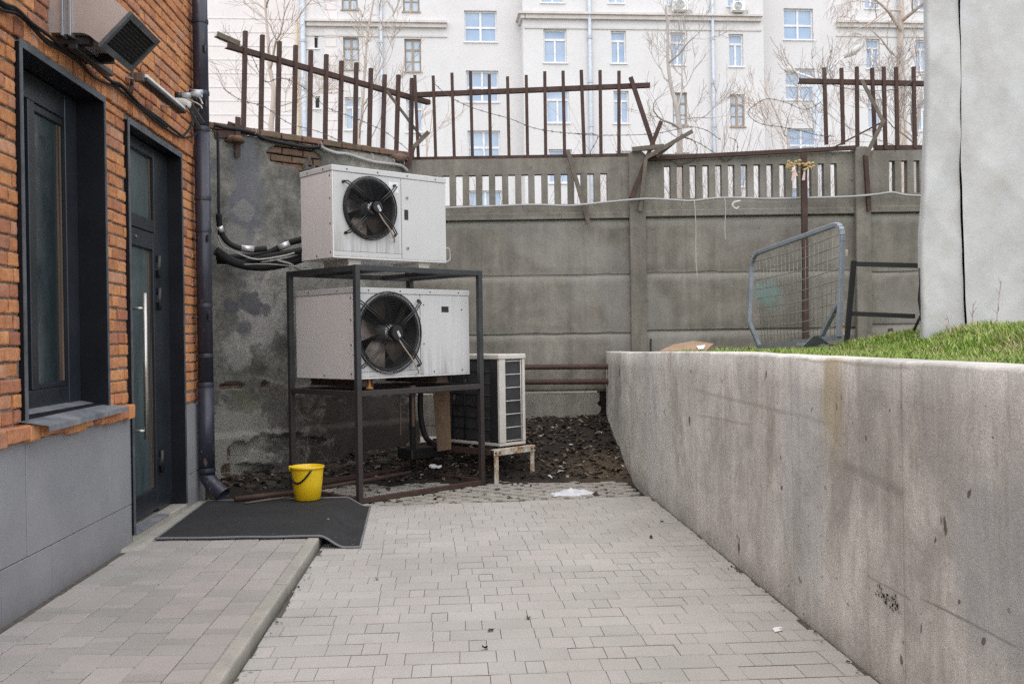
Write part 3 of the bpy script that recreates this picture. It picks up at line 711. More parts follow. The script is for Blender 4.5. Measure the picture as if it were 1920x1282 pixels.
g = MB(); g.box((DX - .017, 7.60, .325), (DX - .010, 7.607, 2.105)); g.box((DX - .017, 7.622, .325), (DX - .008, 7.640, 2.105)); g.build('reflection_strip', MT['reflection_cap_tan'], door)  # reflected edges on the door glass, built as tan strips
h = MB(); hx = DX + .115
h.tube([(hx, 7.08, .74), (hx, 7.08, 1.76)], .016, 12)
for zz in (.80, 1.655): h.tube([(hx - .001, 7.08, zz), (dx1 - .002, 7.08, zz)], .011, 10)
h.build('handle', MT['handle'], door)
for zz in (1.99, 1.745, .51):
    h = MB(); h.tube([(DX + .026, 7.73, zz - .085), (DX + .026, 7.73, zz + .085)], .018, 10); h.box((DX + .0045, 7.70, zz - .03), (DX + .025, 7.80, zz + .03), .003); h.build('hinge', MT['black'], door)
lk = MB(); lk.box((dx1 - .001, 7.04, 1.28), (dx1 + .004, 7.065, 1.40), .001); lk.build('lock_plate', MT['silver'], door)
lo = MB(); lo.tube([(dx1 - .001, 7.24, 2.175), (dx1 + .006, 7.24, 2.175)], .010, 12); lo.build('badge', MT['silver'], door)
st = MB(); st.box((XW - .4, DY0, 0), (XW + .02, DY1 + .02, DZ0 - .004), .008); st.build('doorstep', MT['kerb'], bld)
st = MB(); st.box((DX + .02, DY0 + .03, DZ0 - .003), (XW + .028, 7.60, DZ0 + .004), .001); st.build('threshold_plate', MT['sill'], bld)

# ------------------------------------------------ downpipe
PX, PY = -2.105, 8.50
dp = thing('downpipe', 'dark navy downpipe with chipped paint at the corner of the brick building', 'downpipe', (PX, PY, .2))
m = MB(); rp = .064
m.tube([(PX, PY, .30), (PX, PY, 1.05)], rp, 24); m.tube([(PX, PY, 1.05), (PX, PY, 3.2)], rp*.985, 24); m.tube([(PX, PY, 3.2), (PX, PY, 4.75)], rp*.97, 24)
m.build('pipe', MT['pipe'], dp)
m = MB()
for zz, rr_ in ((.34, 1.05), (1.06, 1.06), (1.3, 1.05), (1.72, 1.05), (2.35, 1.05), (2.62, 1.06), (3.2, 1.06), (3.5, 1.05), (4.1, 1.06)):
    m = MB(); m.lathe([(rp*rr_, zz - .017), (rp*rr_ + .002, zz), (rp*rr_, zz + .017)], 24, Matrix.Translation((PX, PY, 0))); m.build('collar', MT['pipe'], dp)
m = MB(); m.tube([(PX, PY, .31), (PX + .005, PY, .27), (PX + .05, PY - .02, .215), (PX + .145, PY - .06, .135)], [rp, rp, rp*1.04, rp*1.08], 20, caps=False); m.build('spout', MT['pipe'], dp)
for zz in (1.62, 2.28, 3.40, 3.86, 4.4):
    m = MB(); m.tube([(PX - .02, PY - .04, zz), (XW - .03, PY - .06, zz)], .006, 6); m.box((PX + .045, PY - .075, zz - .03), (PX + .058, PY - .045, zz + .03), .003); m.build('bracket', MT['black'], dp)

# ------------------------------------------------ ventilation duct
YD0, YD1 = 5.572, 6.07
dv = thing('vent_duct', 'sheet metal vent duct turned down from the brick wall with dark grille', 'vent duct', (XW, (YD0 + YD1)/2, 3.1))
zb_, H = 3.112, .20; xs_ = -1.98
prof_b = [(XW - .02, zb_), (xs_ - .05, zb_)] ; prof_t = [(XW - .02, zb_ + H), (xs_ + .06, zb_ + H)]
arcb = [(xs_ - .05 + .10*math.sin(a), zb_ - .10*(1 - math.cos(a))) for a in [math.radians(x) for x in (10, 20, 30, 40, 47)]]
ex, ez = arcb[-1]; endb = (-1.922, 3.053); endt = (-1.762, 3.220)
arct = [(xs_ + .06 + .16*math.sin(a), zb_ + H - .16*(1 - math.cos(a))) for a in [math.radians(x) for x in (10, 20, 30, 40)]]
outline = prof_b + arcb + [endb, endt] + arct[::-1] + prof_t[::-1]
m = MB(); m.prism([(x, YD0, z) for x, z in outline], (0, YD1 - YD0, 0)); m.build('duct', MT['duct'], dv)
m = MB()
for xx in (-2.122, -2.082): m.box((xx, YD0 - .022, zb_ - .022), (xx + .014, YD1 + .022, zb_ + H + .022), .002)
m.box((-2.107, YD0 - .012, zb_ - .012), (-2.083, YD1 + .012, zb_ + H + .012)); m.build('flange', MT['ductflange'], dv)
d = (Vector((endt[0], 0, endt[1])) - Vector((endb[0], 0, endb[1]))); dl = d.length; d.normalize(); nrm = Vector((d.z, 0, -d.x))
def og(s, y, n): return Vector((endb[0], 0, endb[1])) + d*s + Vector((0, y, 0)) + nrm*n
m = MB(); t = .022
def obar(s0, s1, y0, y1, n0, n1):
    pts = [og(s0, y0, n0), og(s1, y0, n0), og(s1, y1, n0), og(s0, y1, n0)]; m.prism(pts, nrm*(n1 - n0))
obar(-.012, t, YD0 - .012, YD1 + .012, 0, .02); obar(dl - t, dl + .012, YD0 - .012, YD1 + .012, 0, .02); obar(t + .001, dl - t - .001, YD0 - .012, YD0 + t, 0, .019); obar(t + .001, dl - t - .001, YD1 - t, YD1 + .012, 0, .019)
m.build('grille_frame', MT['edge'], dv)
m = MB(); obar(.01, dl - .01, YD0 + .01, YD1 - .01, .001, .004); m.build('opening', MT['hole'], dv)
m2 = MB(); m2.box((-2.16, YD0 + .05, zb_ - .05), (-1.99, YD0 + .10, zb_ - .004), .003); m2.box((-2.16, YD1 - .1, zb_ - .05), (-1.99, YD1 - .05, zb_ - .004), .003); m2.box((-2.10, YD0 + .02, zb_ - .085), (-2.05, YD1 + .1, zb_ - .052), .004); m2.build('support', MT['black'], dv)
m = MB()
for i in range(1, 9): obar(t + (dl - 2*t)*i/9 - .0012, t + (dl - 2*t)*i/9 + .0012, YD0 + t, YD1 - t, .010, .0125)
for i in range(1, 18): obar(t, dl - t, YD0 + t + (YD1 - YD0 - 2*t)*i/18 - .0012, YD0 + t + (YD1 - YD0 - 2*t)*i/18 + .0012, .0075, .010)
m.build('grille', MT['black'], dv)

# ------------------------------------------------ cables along the wall
def wcable(name, pts, r, lab, m='cable', x=-2.155, grp=None):
    mb = MB(); mb.tube(smooth_path([wx(px, py, x + dx) for px, py, dx in pts], 6), r, 8); o = mb.build(name, MT[m]); tag(o, lab, 'cable', grp); return o
wcable('wall_cable', [(-60, -40, 0), (0, 8, 0), (40, 28, .0), (75, 66, 0), (100, 84, 0), (140, 108, .01), (170, 118, .01), (215, 158, 0), (232, 166, 0), (270, 205, 0), (292, 222, 0), (312, 238, 0)], .011, 'uppermost thick black cable along the brick wall, running behind the vent duct')
wcable('wall_cable', [(-60, -55, .03), (0, 2, .03), (30, 16, .03), (60, 44, .02), (90, 66, .02), (130, 100, .02), (160, 112, .02), (205, 150, .02), (228, 160, .02), (262, 196, .0), (298, 222, .0), (340, 255, .0)], .009, 'slim black cable along the brick wall ending beside the downpipe')
wcable('wall_cable', [(-60, -10, .01), (0, 18, .01), (34, 28, .0), (60, 52, 0), (90, 82, 0), (120, 98, 0), (150, 118, 0), (170, 140, 0), (188, 152, .0), (220, 166, 0), (255, 196, 0), (300, 234, 0), (341, 258, 0), (372, 250, .03), (385, 240, .05)], .009, 'lowest black cable on the brick wall, looping up behind the downpipe')
wcable('wall_cable', [(341, 257, .0), (352, 246, .03), (362, 228, .06), (372, 205, .07)], .010, 'short black cable rising from the wall cables to the grey fittings')
# conduit drop behind the lamp
mb = MB(); mb.tube([wx(248, 132, -2.165), wx(247, 165, -2.165)], .012, 8); mb.tube([wx(247, 164, -2.165), wx(244, 176, -2.150)], .016, 8); tag(mb.build('conduit_stub', MT['rust']), 'short brown conduit stub on bricks below the vent grille', 'conduit')

# ------------------------------------------------ strip lamp
lp = thing('strip_lamp', 'slim white strip lamp on the brick wall right of the vent duct', 'lamp', wx(300, 175, -2.12))
A = wx(266, 147, -2.06); B = wx(340, 207, -2.06); A.z = B.z = (A.z + B.z)/2 + .0
m = MB(); m.bar(A + Vector((0, 0, .012)), B + Vector((0, 0, .012)), .075, .022, bev=.004); m.build('housing', MT['lamp'], lp)
m = MB(); m.bar(A - Vector((-.006, 0, .012)), B - Vector((-.006, 0, .012)), .062, .024, bev=.003); m.build('diffuser', MT['shroud'], lp)
for q in (.08, .92):
    m = MB(); p = A.lerp(B, q); m.bar(p + Vector((-.03, 0, .0)), Vector((XW - .02, p.y, p.z + .03)), .03, .012); m.build('bracket', MT['silver'], lp)
m = MB(); m.box(A + Vector((-.045, -.03, -.03)), A + Vector((.02, .005, .03)), .005); m.build('end_cap', MT['reflection_cap_tan'], lp)
mb = MB(); mb.tube(smooth_path([wx(262, 140, -2.15), wx(266, 122, -2.13), wx(277, 124, -2.12), wx(277, 134, -2.12), wx(262, 136, -2.12), wx(258, 134, -2.16)], 6), .0025, 5); tag(mb.build('loose_wire', MT['cable']), 'thin loop of loose wire above the strip lamp', 'wire')

# ------------------------------------------------ grey fittings beside the downpipe
ft = thing('cable_entry', 'cluster of grey pipe fittings with black cap behind the downpipe', 'pipe fitting', wx(355, 190, -2.12))
c0 = wx(332, 180, -2.06); Yc = c0.y
def fx(px, py): return plane(px, py, (0, Yc + .1, 0), (0, 1, 0))
m = MB(); m.tube([fx(341, 180), fx(362, 178)], .022, 14); m.tube([fx(360, 178), fx(378, 176)], .028, 14); m.tube([fx(352, 171), fx(380, 172)], .014, 12); m.build('grey_pipe', MT['galv'], ft)
m = MB(); m.tube([fx(329, 180), fx(342, 179)], .027, 14); m.build('cap', MT['black'], ft)
m = MB(); m.tube([fx(355, 172), fx(366, 173)], .018, 12); m.tube([fx(361, 183), fx(368, 182)], .022, 12); m.build('clamp', MT['shroud'], ft)
m = MB(); m.tube(smooth_path([fx(329, 190), fx(345, 192), fx(354, 197), fx(352, 200)], 5), .030, 14); m.build('elbow', MT['lampgrey'], ft)
m = MB(); m.bar(fx(358, 196), fx(381, 232), .035, .03); m.bar(fx(352, 198), fx(374, 240), .03, .02); m.build('bracket', MT['black'], ft)
m = MB(); m.tube(smooth_path([fx(350, 184), fx(362, 190), fx(376, 198), fx(379, 204)], 5), .005, 6); m.tube(smooth_path([fx(368, 176), fx(376, 186), fx(380, 196)], 5), .006, 6); m.build('wire', MT['string'], ft)
# ================================================================== MAT AND BUCKET
def matz(x, y):
    top = SWZ + .020
    k = KX + .0 + .02*nz(y*2, 3)
    t = sstep(k - .01, k + .17, x)
    z = top*(1 - t) + .010*t
    return z + .003*nz(x*4, y*4) + .006*nz(x*1.3, y*1.3, 5)*(x > KX)
c00, c10, c11, c01 = Vector((-2.05, 6.87, 0)), Vector((-.672, 6.80, 0)), Vector((-.745, 8.46, 0)), Vector((-2.10, 8.44, 0))
def mpt(s, t, dz=0):
    p = (c00.lerp(c10, s)).lerp(c01.lerp(c11, s), t); p.y += .012*nz(s*5, t*9)
    return Vector((p.x, p.y, matz(p.x, p.y) + dz))
mt = thing('door_mat', 'large black rubber mat laid over the kerb in front of the door', 'mat', (-1.5, 7.6, SWZ))
m = MB(); m.grid(70, 60, lambda i, j: mpt(i/69, j/59)); m.build('rubber_sheet', MT['mat'], mt)
m = MB()
ed = [mpt(i/69, 0, -.003) for i in range(70)] + [mpt(1, j/59, -.003) for j in range(1, 60)] + [mpt(1 - i/69, 1, -.003) for i in range(1, 70)] + [mpt(0, 1 - j/59, -.003) for j in range(1, 60)]
m.tube(ed, .0085, 6, caps=False); m.build('edge_trim', MT['matedge'], mt)

bp = gnd(577, 937, SWZ + .02); bk = thing('bucket', 'yellow plastic bucket with black handle standing on the black mat', 'bucket', bp)
BH, RT_, RB = .285, .136, .106
m = MB(); T = Matrix.Translation(bp)
m.lathe([(0.0, .004), (RB - .01, .004), (RB, .012), (RB + (RT_-RB)*.5, BH*.5), (RT_ - .004, BH - .035), (RT_ - .003, BH - .022), (RT_ + .004, BH - .018), (RT_ + .005, BH - .002), (RT_, BH), (RT_ - .005, BH - .003), (RB - .004, .016), (0, .016)], 48, T)
m.build('body', MT['yellow'], bk)
m = MB(); pts = []
ha = Vector((math.cos(2.9), math.sin(2.9), 0)); hb = -ha; 
vx = Vector((.25, -.97, 0)).normalized()
pa = bp + Vector((-.136, -.02, BH - .075)); pb = bp + Vector((.05, -.118, BH - .03))
for k in range(17):
    s = k/16; a0 = math.radians(188); a1 = math.radians(292); a = a0 + (a1 - a0)*s
    rr_ = .139 - .008*math.sin(math.pi*s); z = BH - .04 - .10*math.sin(math.pi*min(1, s))**.9 + .02*s
    pts.append(bp + Vector((rr_*math.cos(a), rr_*math.sin(a), z)))
m.tube(pts, .0085, 8); m.build('handle', MT['black'], bk)
m = MB(); m.tube([pts[0], pts[0] + Vector((0, 0, .045))], .012, 8); m.build('lug', MT['yellow'], bk)

# ================================================================== RETAINING WALL
RT_Z0, RT_Z1, RTH = 1.297, 1.240, .26
def rtop(y): return RT_Z0 + (RT_Z1 - RT_Z0)*sstep(6.0, 11.3, y) + .004*nz(y*3, 1)
m = MB()
YE = 11.28
ys = [-1.2 + i*.05 for i in range(int((YE + 1.2)/.05) + 1)]
prof = []
def rprof(y):
    zt = rtop(y); ch = .010 + .012*abs(nz(y*6, 4)) + .02*max(0, nz(y*2.3, 9) - .25)
    zs = [-.15 + (zt - ch + .15)*k/10 for k in range(11)]
    P = [Vector((RX + .004*nz(y*1.5, z*1.5, 3) + (.02 if y > 10.9 else 0)*(y - 10.9), y, z)) for z in zs]
    P += [Vector((RX + ch*.7, y, zt - ch*.2)), Vector((RX + ch*1.6, y, zt + .002)), Vector((RX + RTH*.5, y, zt + .004*nz(y*4, 7))), Vector((RX + RTH, y, zt - .003)), Vector((RX + RTH, y, 0))]
    return P
PR = [rprof(y) for y in ys]
m.grid(len(ys), len(PR[0]), lambda i, j: PR[i][j])
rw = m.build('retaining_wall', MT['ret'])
tag(rw, 'long cast concrete retaining wall along the right of the paved yard below the grass', 'retaining wall')

# patch of black mould and holes in the concrete: small real flakes
def fl(px, py): return plane(px, py, (RX - .003, 0, 0), (1, 0, 0))
m = MB(); rq = random.Random(8)
for k in range(75):
    px = 1644 + rq.random()*42; py = 1108 + (px - 1644)*.75 + rq.gauss(0, 7)
    p = fl(px, py); s = rq.uniform(.002, .007)
    m.poly([p + Vector((-.001, s*math.cos(a)*rq.uniform(.5, 1.2), s*1.2*math.sin(a)*rq.uniform(.5, 1.2))) for a in [i*2*math.pi/6 for i in range(6)]])
mo = m.build('mould_patch', MT['hole'], rw)

# ================================================================== RAISED GRASS TERRAIN
TL, TR_ = at(1728, 608, 7.0), at(2080, 640, 7.0)
def soil_z(x, y):
    z = 1.235 - .0*y
    # mound in front of the white sheeting
    p = Vector((x, y, 0)); D = p.dot(f0); xc = p.dot(r0)
    g = sstep(2.35, 3.2, xc + .25*nz(y*.8, 2)) * (1 - sstep(7.4, 9.6, D))
    z += .175*g - .04*sstep(7.6, 9.2, D)
    z = z*(1 - .0) - .055*(1 - sstep(RX + RTH, RX + RTH + .25, x))
    return z + .02*nz(x*1.7, y*1.7) + .01*nz(x*5, y*5)
m = MB(); m.grid(90, 130, lambda i, j: Vector((RX + RTH - .03 + i*.1*(1 + i*.01), -1.0 + j*.098, soil_z(RX + RTH - .03 + i*.1*(1 + i*.01), -1.0 + j*.098))))
o = m.build('terrain', MT['soil']); tag(o, kind='structure')
def grass(n, seed):
    rg = random.Random(seed); V = []; Fc = []
    while n > 0:
        D = rg.uniform(2.2, 11.2); xc = rg.uniform(1.5, min(D*.56 + .5, 6.2))
        p = r0*xc + f0*D
        if p.x < RX + RTH - .015: continue
        if D > 7.35 and xc > 3.0 + (D-7)*.45: continue
        dens = .55 + .45*nz(p.x*1.2, p.y*1.2) + (.35 if D > 7 else 0)
        if rg.random() > max(.15, dens + .25): continue
        n -= 1
        tall = 1 + 1.3*max(0, nz(p.x*1.9, p.y*1.9, 4))
        h = rg.uniform(.02, .06)*tall; w = rg.uniform(.0022, .0042)*(1 + D*.06); a = rg.uniform(0, 2*math.pi)
        lean = rg.uniform(.1, .9)*h; la = rg.uniform(0, 2*math.pi)
        b = Vector((p.x, p.y, soil_z(p.x, p.y) - .004)); s = Vector((math.cos(a), math.sin(a), 0))*w; l = Vector((math.cos(la), math.sin(la), 0))*lean
        i = len(V)
        V += [b - s, b + s, b + s*.8 + l*.4 + Vector((0, 0, h*.6)), b - s*.8 + l*.4 + Vector((0, 0, h*.6)), b + l + Vector((0, 0, h))]
        Fc += [(i, i+1, i+2, i+3), (i+3, i+2, i+4)]
    me = bpy.data.meshes.new('grass'); me.from_pydata(V, [], Fc); me.materials.append(MT['grass'])
    o = bpy.data.objects.new('grass', me); COL.objects.link(o); tag(o, 'short green grass with dry straw on the raised ground behind the retaining wall', 'grass', kind='stuff'); return o
grass(75000, 4)

# ================================================================== OLD PLASTER WALL
LL = (LW1 - LW0).length
def lw(s, z, n=0): return LW0 + LWd*s + LWn*n + Vector((0, 0, z))
pw = thing('plaster_wall', 'old stained plaster wall with crumbling base behind the stacked condenser units', 'wall', lw(LL*.5, 0))
HOLES = []
for (px, py, wx_, wy_) in ((510, 830, 48, 19), (442, 846, 20, 18), (452, 882, 46, 14), (425, 905, 25, 12), (470, 905, 12, 8), (572, 828, 28, 9), (432, 724, 20, 8), (494, 722, 8, 6), (540, 890, 5, 12)):
    p = plane(px, py, lw(0, 0), LWn); a = plane(px + wx_, py, lw(0, 0), LWn); HOLES.append(((p - LW0).dot(LWd), p.z, (a - p).dot(LWd), wy_*9.8/F))
def hole_mask(s, z):
    v = nz(s*2.6 + 4, z*3.4, 2) + .55*nz(s*7, z*8, 6)
    k = -1
    if z < .56 or .95 < z < 1.12:
        nn = .42*nz(s*4.2, z*5.5, 2) + .30*nz(s*11, z*12, 6)
        for (hs_, hz_, hw_, hh_) in HOLES: k = max(k, 1 - math.hypot((s - hs_)/hw_, (z - hz_)/hh_) + nn)
    sp = math.hypot((s - .78)/.30, (z - 3.34)/.14); k = max(k, (1 - sp)*.5 + .5*nz(s*9, z*9))
    return k
def pw_n(s, z):
    n = .010*nz(s*1.3, z*1.3) + .004*nz(s*6, z*6) + .055*(1 - sstep(.48 + .03*nz(s*5, 1), .52 + .03*nz(s*5, 1), z))
    n += .022*sstep(.60, .62, .6 + .1*nz(s*.9 + 3, z*.9, 8) + (.1 if z < 1.0 + .12*nz(s*2, 0) and s > .0 else -.1))
    if hole_mask(s, z) > 0: n -= .09
    return n
NS, NZ = 230, 190; S0, S1 = -1.6, LL + .02
def topz(s): return 3.47 - .015*abs(nz(s*6, 2)) - .02*max(0, nz(s*2, 5))
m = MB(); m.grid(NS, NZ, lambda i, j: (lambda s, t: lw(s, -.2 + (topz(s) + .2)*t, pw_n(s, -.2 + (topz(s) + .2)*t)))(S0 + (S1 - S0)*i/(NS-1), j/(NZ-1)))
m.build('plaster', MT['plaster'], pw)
m = MB()
for r_ in range(46):
    z = -.02 + r_*.078
    if .62 < z < .9 or 1.2 < z < 3.15: continue
    s = S0*.3 - (.12 if r_ % 2 else 0)
    while s < 2.4:
        L = .25; rough_block(m, lw(0, 0, -.028 + .0), LWd, Vector((0, 0, 1)), LWn, s, s + L - .012, z, z + .066, .06, rag=.02, round_=.014); s += L
m.build('brick_core', MT['oldbrick'], pw)
m = MB(); tt = [lw(S0 + (S1 - S0)*i/60, topz(S0 + (S1-S0)*i/60) - .004, -.0) for i in range(61)]
m.grid(61, 2, lambda i, j: tt[i] + LWn*(.008 - .32*j) + Vector((0, 0, .01*nz(i*.4, j*3))))
m.prism([lw(S0, -.2, -.32), lw(S1, -.2, -.32), lw(S1, 3.44, -.32), lw(S0, 3.44, -.32)], LWn*.15)
m.build('wall_top', MT['plaster'], pw)
# moss lump on the wall head and fragments at the foot
m = MB()
for (px, py, D, sx, sz) in ((748, 297, 11.3, .10, .10), (440, 262, 9.8, .10, .06)):
    p = at(px, py, D); m.lathe([(0, -sz*.5), (sx*.8, -sz*.4), (sx, 0), (sx*.7, sz*.45), (0, sz*.55)], 12, Matrix.Translation(p))
for v in m.bm.verts: v.co += Vector((nz(v.co.x*14, v.co.y*14, v.co.z*14), nz(v.co.y*14, v.co.z*14, 3), nz(v.co.z*14, v.co.x*14, 7)))*.03
tag(m.build('moss_lump', MT['oldbrick'], pw), 'mossy lump of mortar on the wall head')

def chunk(mb, p, s, flat=.6, rg=random):
    t = bmesh.new(); bmesh.ops.create_icosphere(t, subdivisions=2, radius=1)
    sd = rg.uniform(0, 99); sc3 = (s*rg.uniform(.7, 1.3), s*rg.uniform(.6, 1.1), s*flat*rg.uniform(.6, 1.1)); rot = Matrix.Rotation(rg.uniform(0, 6.3), 4, 'Z') @ Matrix.Rotation(rg.uniform(-.4, .4), 4, 'X')
    for v in t.verts:
        k = 1 + .45*nz(v.co.x*1.6 + sd, v.co.y*1.6, v.co.z*1.6)
        c = v.co*k; c = Vector((max(-.72, min(.72, c.x)), max(-.72, min(.72, c.y)), max(-.66, min(.66, c.z))))
        v.co = rot @ Vector((c.x*sc3[0], c.y*sc3[1], c.z*sc3[2])) + Vector(p)
    mb._merge(t)
rg = random.Random(21); m = MB()
for k in range(60):
    s = rg.uniform(-.5, 2.6); n = rg.uniform(.02, .5)**1.0; p = lw(s, 0, n); p.z = dirt_z(p) + .01
    chunk(m, p, rg.choice([.03, .04, .06, .09, .12])*rg.uniform(.7, 1.1), .6, rg)
tag(m.build('rubble', MT['rubble']), 'broken brick and plaster rubble along the foot of the old wall', 'rubble', kind='stuff')

# ================================================================== CONCRETE FENCE
CF = Matrix(((r0.x, f0.x, 0, 0), (r0.y, f0.y, 0, 0), (0, 0, 1, 0), (0, 0, 0, 1)))
FD = 11.4
def fxc(px, D=FD): return (px - 960)*D/F
def fbay(name, lab, p0, p1, slots, zt, zs0, zs1, base=True, joints=(2.757, 2.117, 1.445, .80), seed=1):
    rg = random.Random(seed)
    x0, x1 = fxc(p0), fxc(p1)
    t = thing(name, lab, 'fence panel', CF @ Vector(((x0+x1)/2, FD, .4)))
    m = MB(); d0, d1 = FD, FD + .10
    # slotted top slab
    xs = [(fxc(a), fxc(b)) for a, b in slots]
    m.box((x0, d0, joints[0] + .004), (x1, d1, zs0), 0, CF); m.box((x0, d0 + .05, joints[0] - .02), (x1, d1 - .01, joints[0] + .003), 0, CF); m.box((x0, d0, zs1), (x1, d1, zt), 0, CF)
    e = [x0] + [v for s in xs for v in s] + [x1]
    for i in range(0, len(e), 2):
        if e[i+1] - e[i] > .004: m.box((e[i], d0 + .001*(i % 3), zs0 - .0), (e[i+1], d1, zs1 + .0), 0, CF)
    m.box((x0, d0 - .022, joints[0] - .0), (x1, d0 - .0005, joints[0] + .075), .008, CF)
    m.build('slotted_slab', MT['fence'], t)
    js = list(joints)
    for k in range(len(js) - 1):
        zt_, zb_ = js[k] - .004 - rg.uniform(0, .006), js[k+1] + .006
        m = MB(); off = rg.uniform(-.004, .012); nx = 40; nzz = 12
        def P(i, j):
            x = x0 + (x1 - x0)*i/(nx-1); z = zb_ + (zt_ - zb_)*j/(nzz-1)
            w = .004*nz(x*2, z*2, seed + k)
            if j in (0, nzz-1): z += (-1 if j else 1)*(.004 + .012*max(0, nz(x*5, k*7 + j, seed)) + .02*max(0, nz(x*2, k*3 + j, seed + 4) - .2))
            return CF @ Vector((x, d0 + .012 + off - w + (.008 if j in (0, nzz-1) else 0), z))
        m.grid(nx, nzz, P)
        m.box((x0, d0 + .04, zb_ - .022), (x1, d1 - .002*k, zt_), 0, CF)
        m.build('slab', MT['fence'], t)
    return t
sl1 = [(785 + 24.65*i + .0, 785 + 24.65*i + 12.8) for i in range(15)]
b1 = fbay('concrete_fence_panel', 'slotted concrete fence panel between the old plaster wall and the first concrete post', 762, 1184, sl1, 3.46, 2.93, 3.275, seed=1)
sl2 = [(1249.7 + 24.0*i, 1249.7 + 24.0*i + 12) for i in range(14)]
b2 = fbay('concrete_fence_panel', 'slotted concrete fence panel behind the mesh gate, with a teal paint smear', 1212, 1606, sl2, 3.485, 2.975, 3.35, joints=(2.77, 2.125, 1.47, .80), seed=2)
sl3 = [(1671.5 + 23.0*i, 1671.5 + 23.0*i + 11) for i in range(7)]
b3 = fbay('concrete_fence_panel', 'slotted concrete fence panel disappearing behind the white sheeting', 1632, 2010, sl3, 3.49, 3.0, 3.37, joints=(2.78, 2.1, 1.50, .80), seed=3)
for b in (b1, b2, b3): b['group'] = 'concrete fence panels'
m = MB(); nx = 46
def ragged(i, j):
    x = fxc(752) + (fxc(1126) - fxc(752))*i/(nx-1); z = .40 + .37*j/9
    if i == nx-1: x += .05*nz(j*.9, 3) - .03
    if j == 0: z += .03 + .025*nz(x*3, 2)
    return CF @ Vector((x, FD - .05 + .006*nz(x*3, z*3), z))
m.grid(nx, 10, ragged); m.box((fxc(752), FD - .045, .30), (fxc(1118), FD + .1, .772), 0, CF)
m.grid(nx, 2, lambda i, j: CF @ Vector((fxc(752) + (fxc(1124) - fxc(752))*i/(nx-1), FD - .05 + .06*j, .770 + .004*nz(i*.5, j))))
m.build('base_slab', MT['base'], b1)
m = MB(); m.box((fxc(1119), FD + .06, .2), (fxc(1184), FD + .1, .79), 0, CF); m.build('hole_backing', MT['dirt'], b1)  # dark box added to stand in for the black hole beside the slab
def post(px0, px1, zt, lab):
    m = MB(); x0, x1 = fxc(px0), fxc(px1)
    m.prism([CF @ Vector(v) for v in ((x0, FD - .06, .2), (x1, FD - .06, .2), (x1, FD - .06, zt - .03), (x1 - .04, FD - .06, zt), (x0 + .05, FD - .06, zt), (x0, FD - .06, zt - .02))], f0*.20)
    bmesh.ops.bevel(m.bm, geom=m.bm.edges[:], offset=.008, segments=1, affect='EDGES')
    o = m.build('concrete_post', MT['post']); tag(o, lab, 'fence post', 'concrete fence posts'); return o
post(1183, 1213, 3.515, 'concrete fence post with rusty bars leaning on its top')
post(1605, 1633, 3.53, 'concrete fence post behind the black metal frame, dark rust streak down its edge')

# rusty pipes along the fence foot
for (py, lab) in ((687, 'upper of two rusty pipes running along the foot of the fence'), (715, 'lower of two rusty pipes running along the foot of the fence')):
    m = MB(); m.tube(smooth_path([at(820, py + 3, 11.1), at(1000, py + 1, 11.13), at(1165, py, 11.15)], 5), .030, 12)
    tag(m.build('rusty_pipe', MT['rust']), lab, 'pipe', 'rusty pipes')

# ================================================================== STEEL RAILINGS ON THE FENCE
def c1(x, y): return (380 + x/2.5946, y/2.5946)          # detail view -> photo pixels
def c2(x, y): return (1080 + x/2.2857, y/2.2857)
def lp_(px, py, n=-.08): return plane(px, py, lw(0, 0, n), LWn)
def fp_(px, py, D=11.44): return at(px, py, D)
def railing(lab, P, pick, rails, fd, w=.036):
    b = P(*pick[len(pick)//2][1]); t = thing('steel_railing', lab, 'railing', b, 0, 'rusty steel railings on the fence')
    for (a, b_) in rails:
        m = MB(); m.angle(P(*a), P(*b_), .052, .007, fd); m.build('rail', MT['rust'], t)
    for (a, b_) in pick:
        m = MB(); pa, pb = P(*a), P(*b_); m.angle(pa + fd*.02, pb + fd*.02, w, .006, fd); m.build('picket', MT['rust'], t)
    return t
tops = [(207,153),(290,172),(373,203),(452,222),(526,247),(601,267),(675,298),(747,307),(818,334),(885,365),(952,366),(1018,382)]
bots = [(198,625),(282,648),(363,675),(443,690),(518,706),(595,720),(667,733),(740,748),(808,763),(873,780),(940,785),(1010,795)]
railing('rusty steel picket railing on the old plaster wall, its rails sloping down to the right', lp_, [(c1(*a), c1(*b)) for a, b in zip(tops, bots)],
        [(c1(120, 220), c1(1108, 498)), (c1(120, 612), c1(1012, 800))], LWn)
tops = [(1033,368),(1122,371),(1213,357),(1303,349),(1394,364),(1483,375),(1574,368),(1664,350),(1753,347),(1842,343)]
bots = [(1050,770),(1135,790),(1225,780),(1313,780),(1401,776),(1491,772),(1581,772),(1669,770),(1761,766),(1857,762)]
pk = [(c1(*a), c1(*b)) for a, b in zip(tops, bots)] + [(c2(22,303), c2(35,662)), (c2(103,303), c2(107,664)), (c2(184,306), c2(184,675))]
railing('rusty steel picket railing in the middle of the fence, above the first slotted panel', fp_, pk, [(c1(1040, 460), c2(318, 364)), (c1(1005, 776), c2(238, 667))], -f0)
pk = [(c2(*a), c2(*b)) for a, b in zip([(1063,292),(1137,293),(1203,288),(1268,293),(1318,288),(1371,290),(1446,288),(1520,292),(1590,292)], [(1073,622),(1145,622),(1206,636),(1282,636),(1326,640),(1377,640),(1452,636),(1526,636),(1596,636)])]
railing('rusty steel picket railing beside the white sheeting, one flat bar leaning across it', fp_, pk, [(c2(955, 346), c2(1640, 360)), (c2(1278, 632), c2(1640, 632))], -f0)
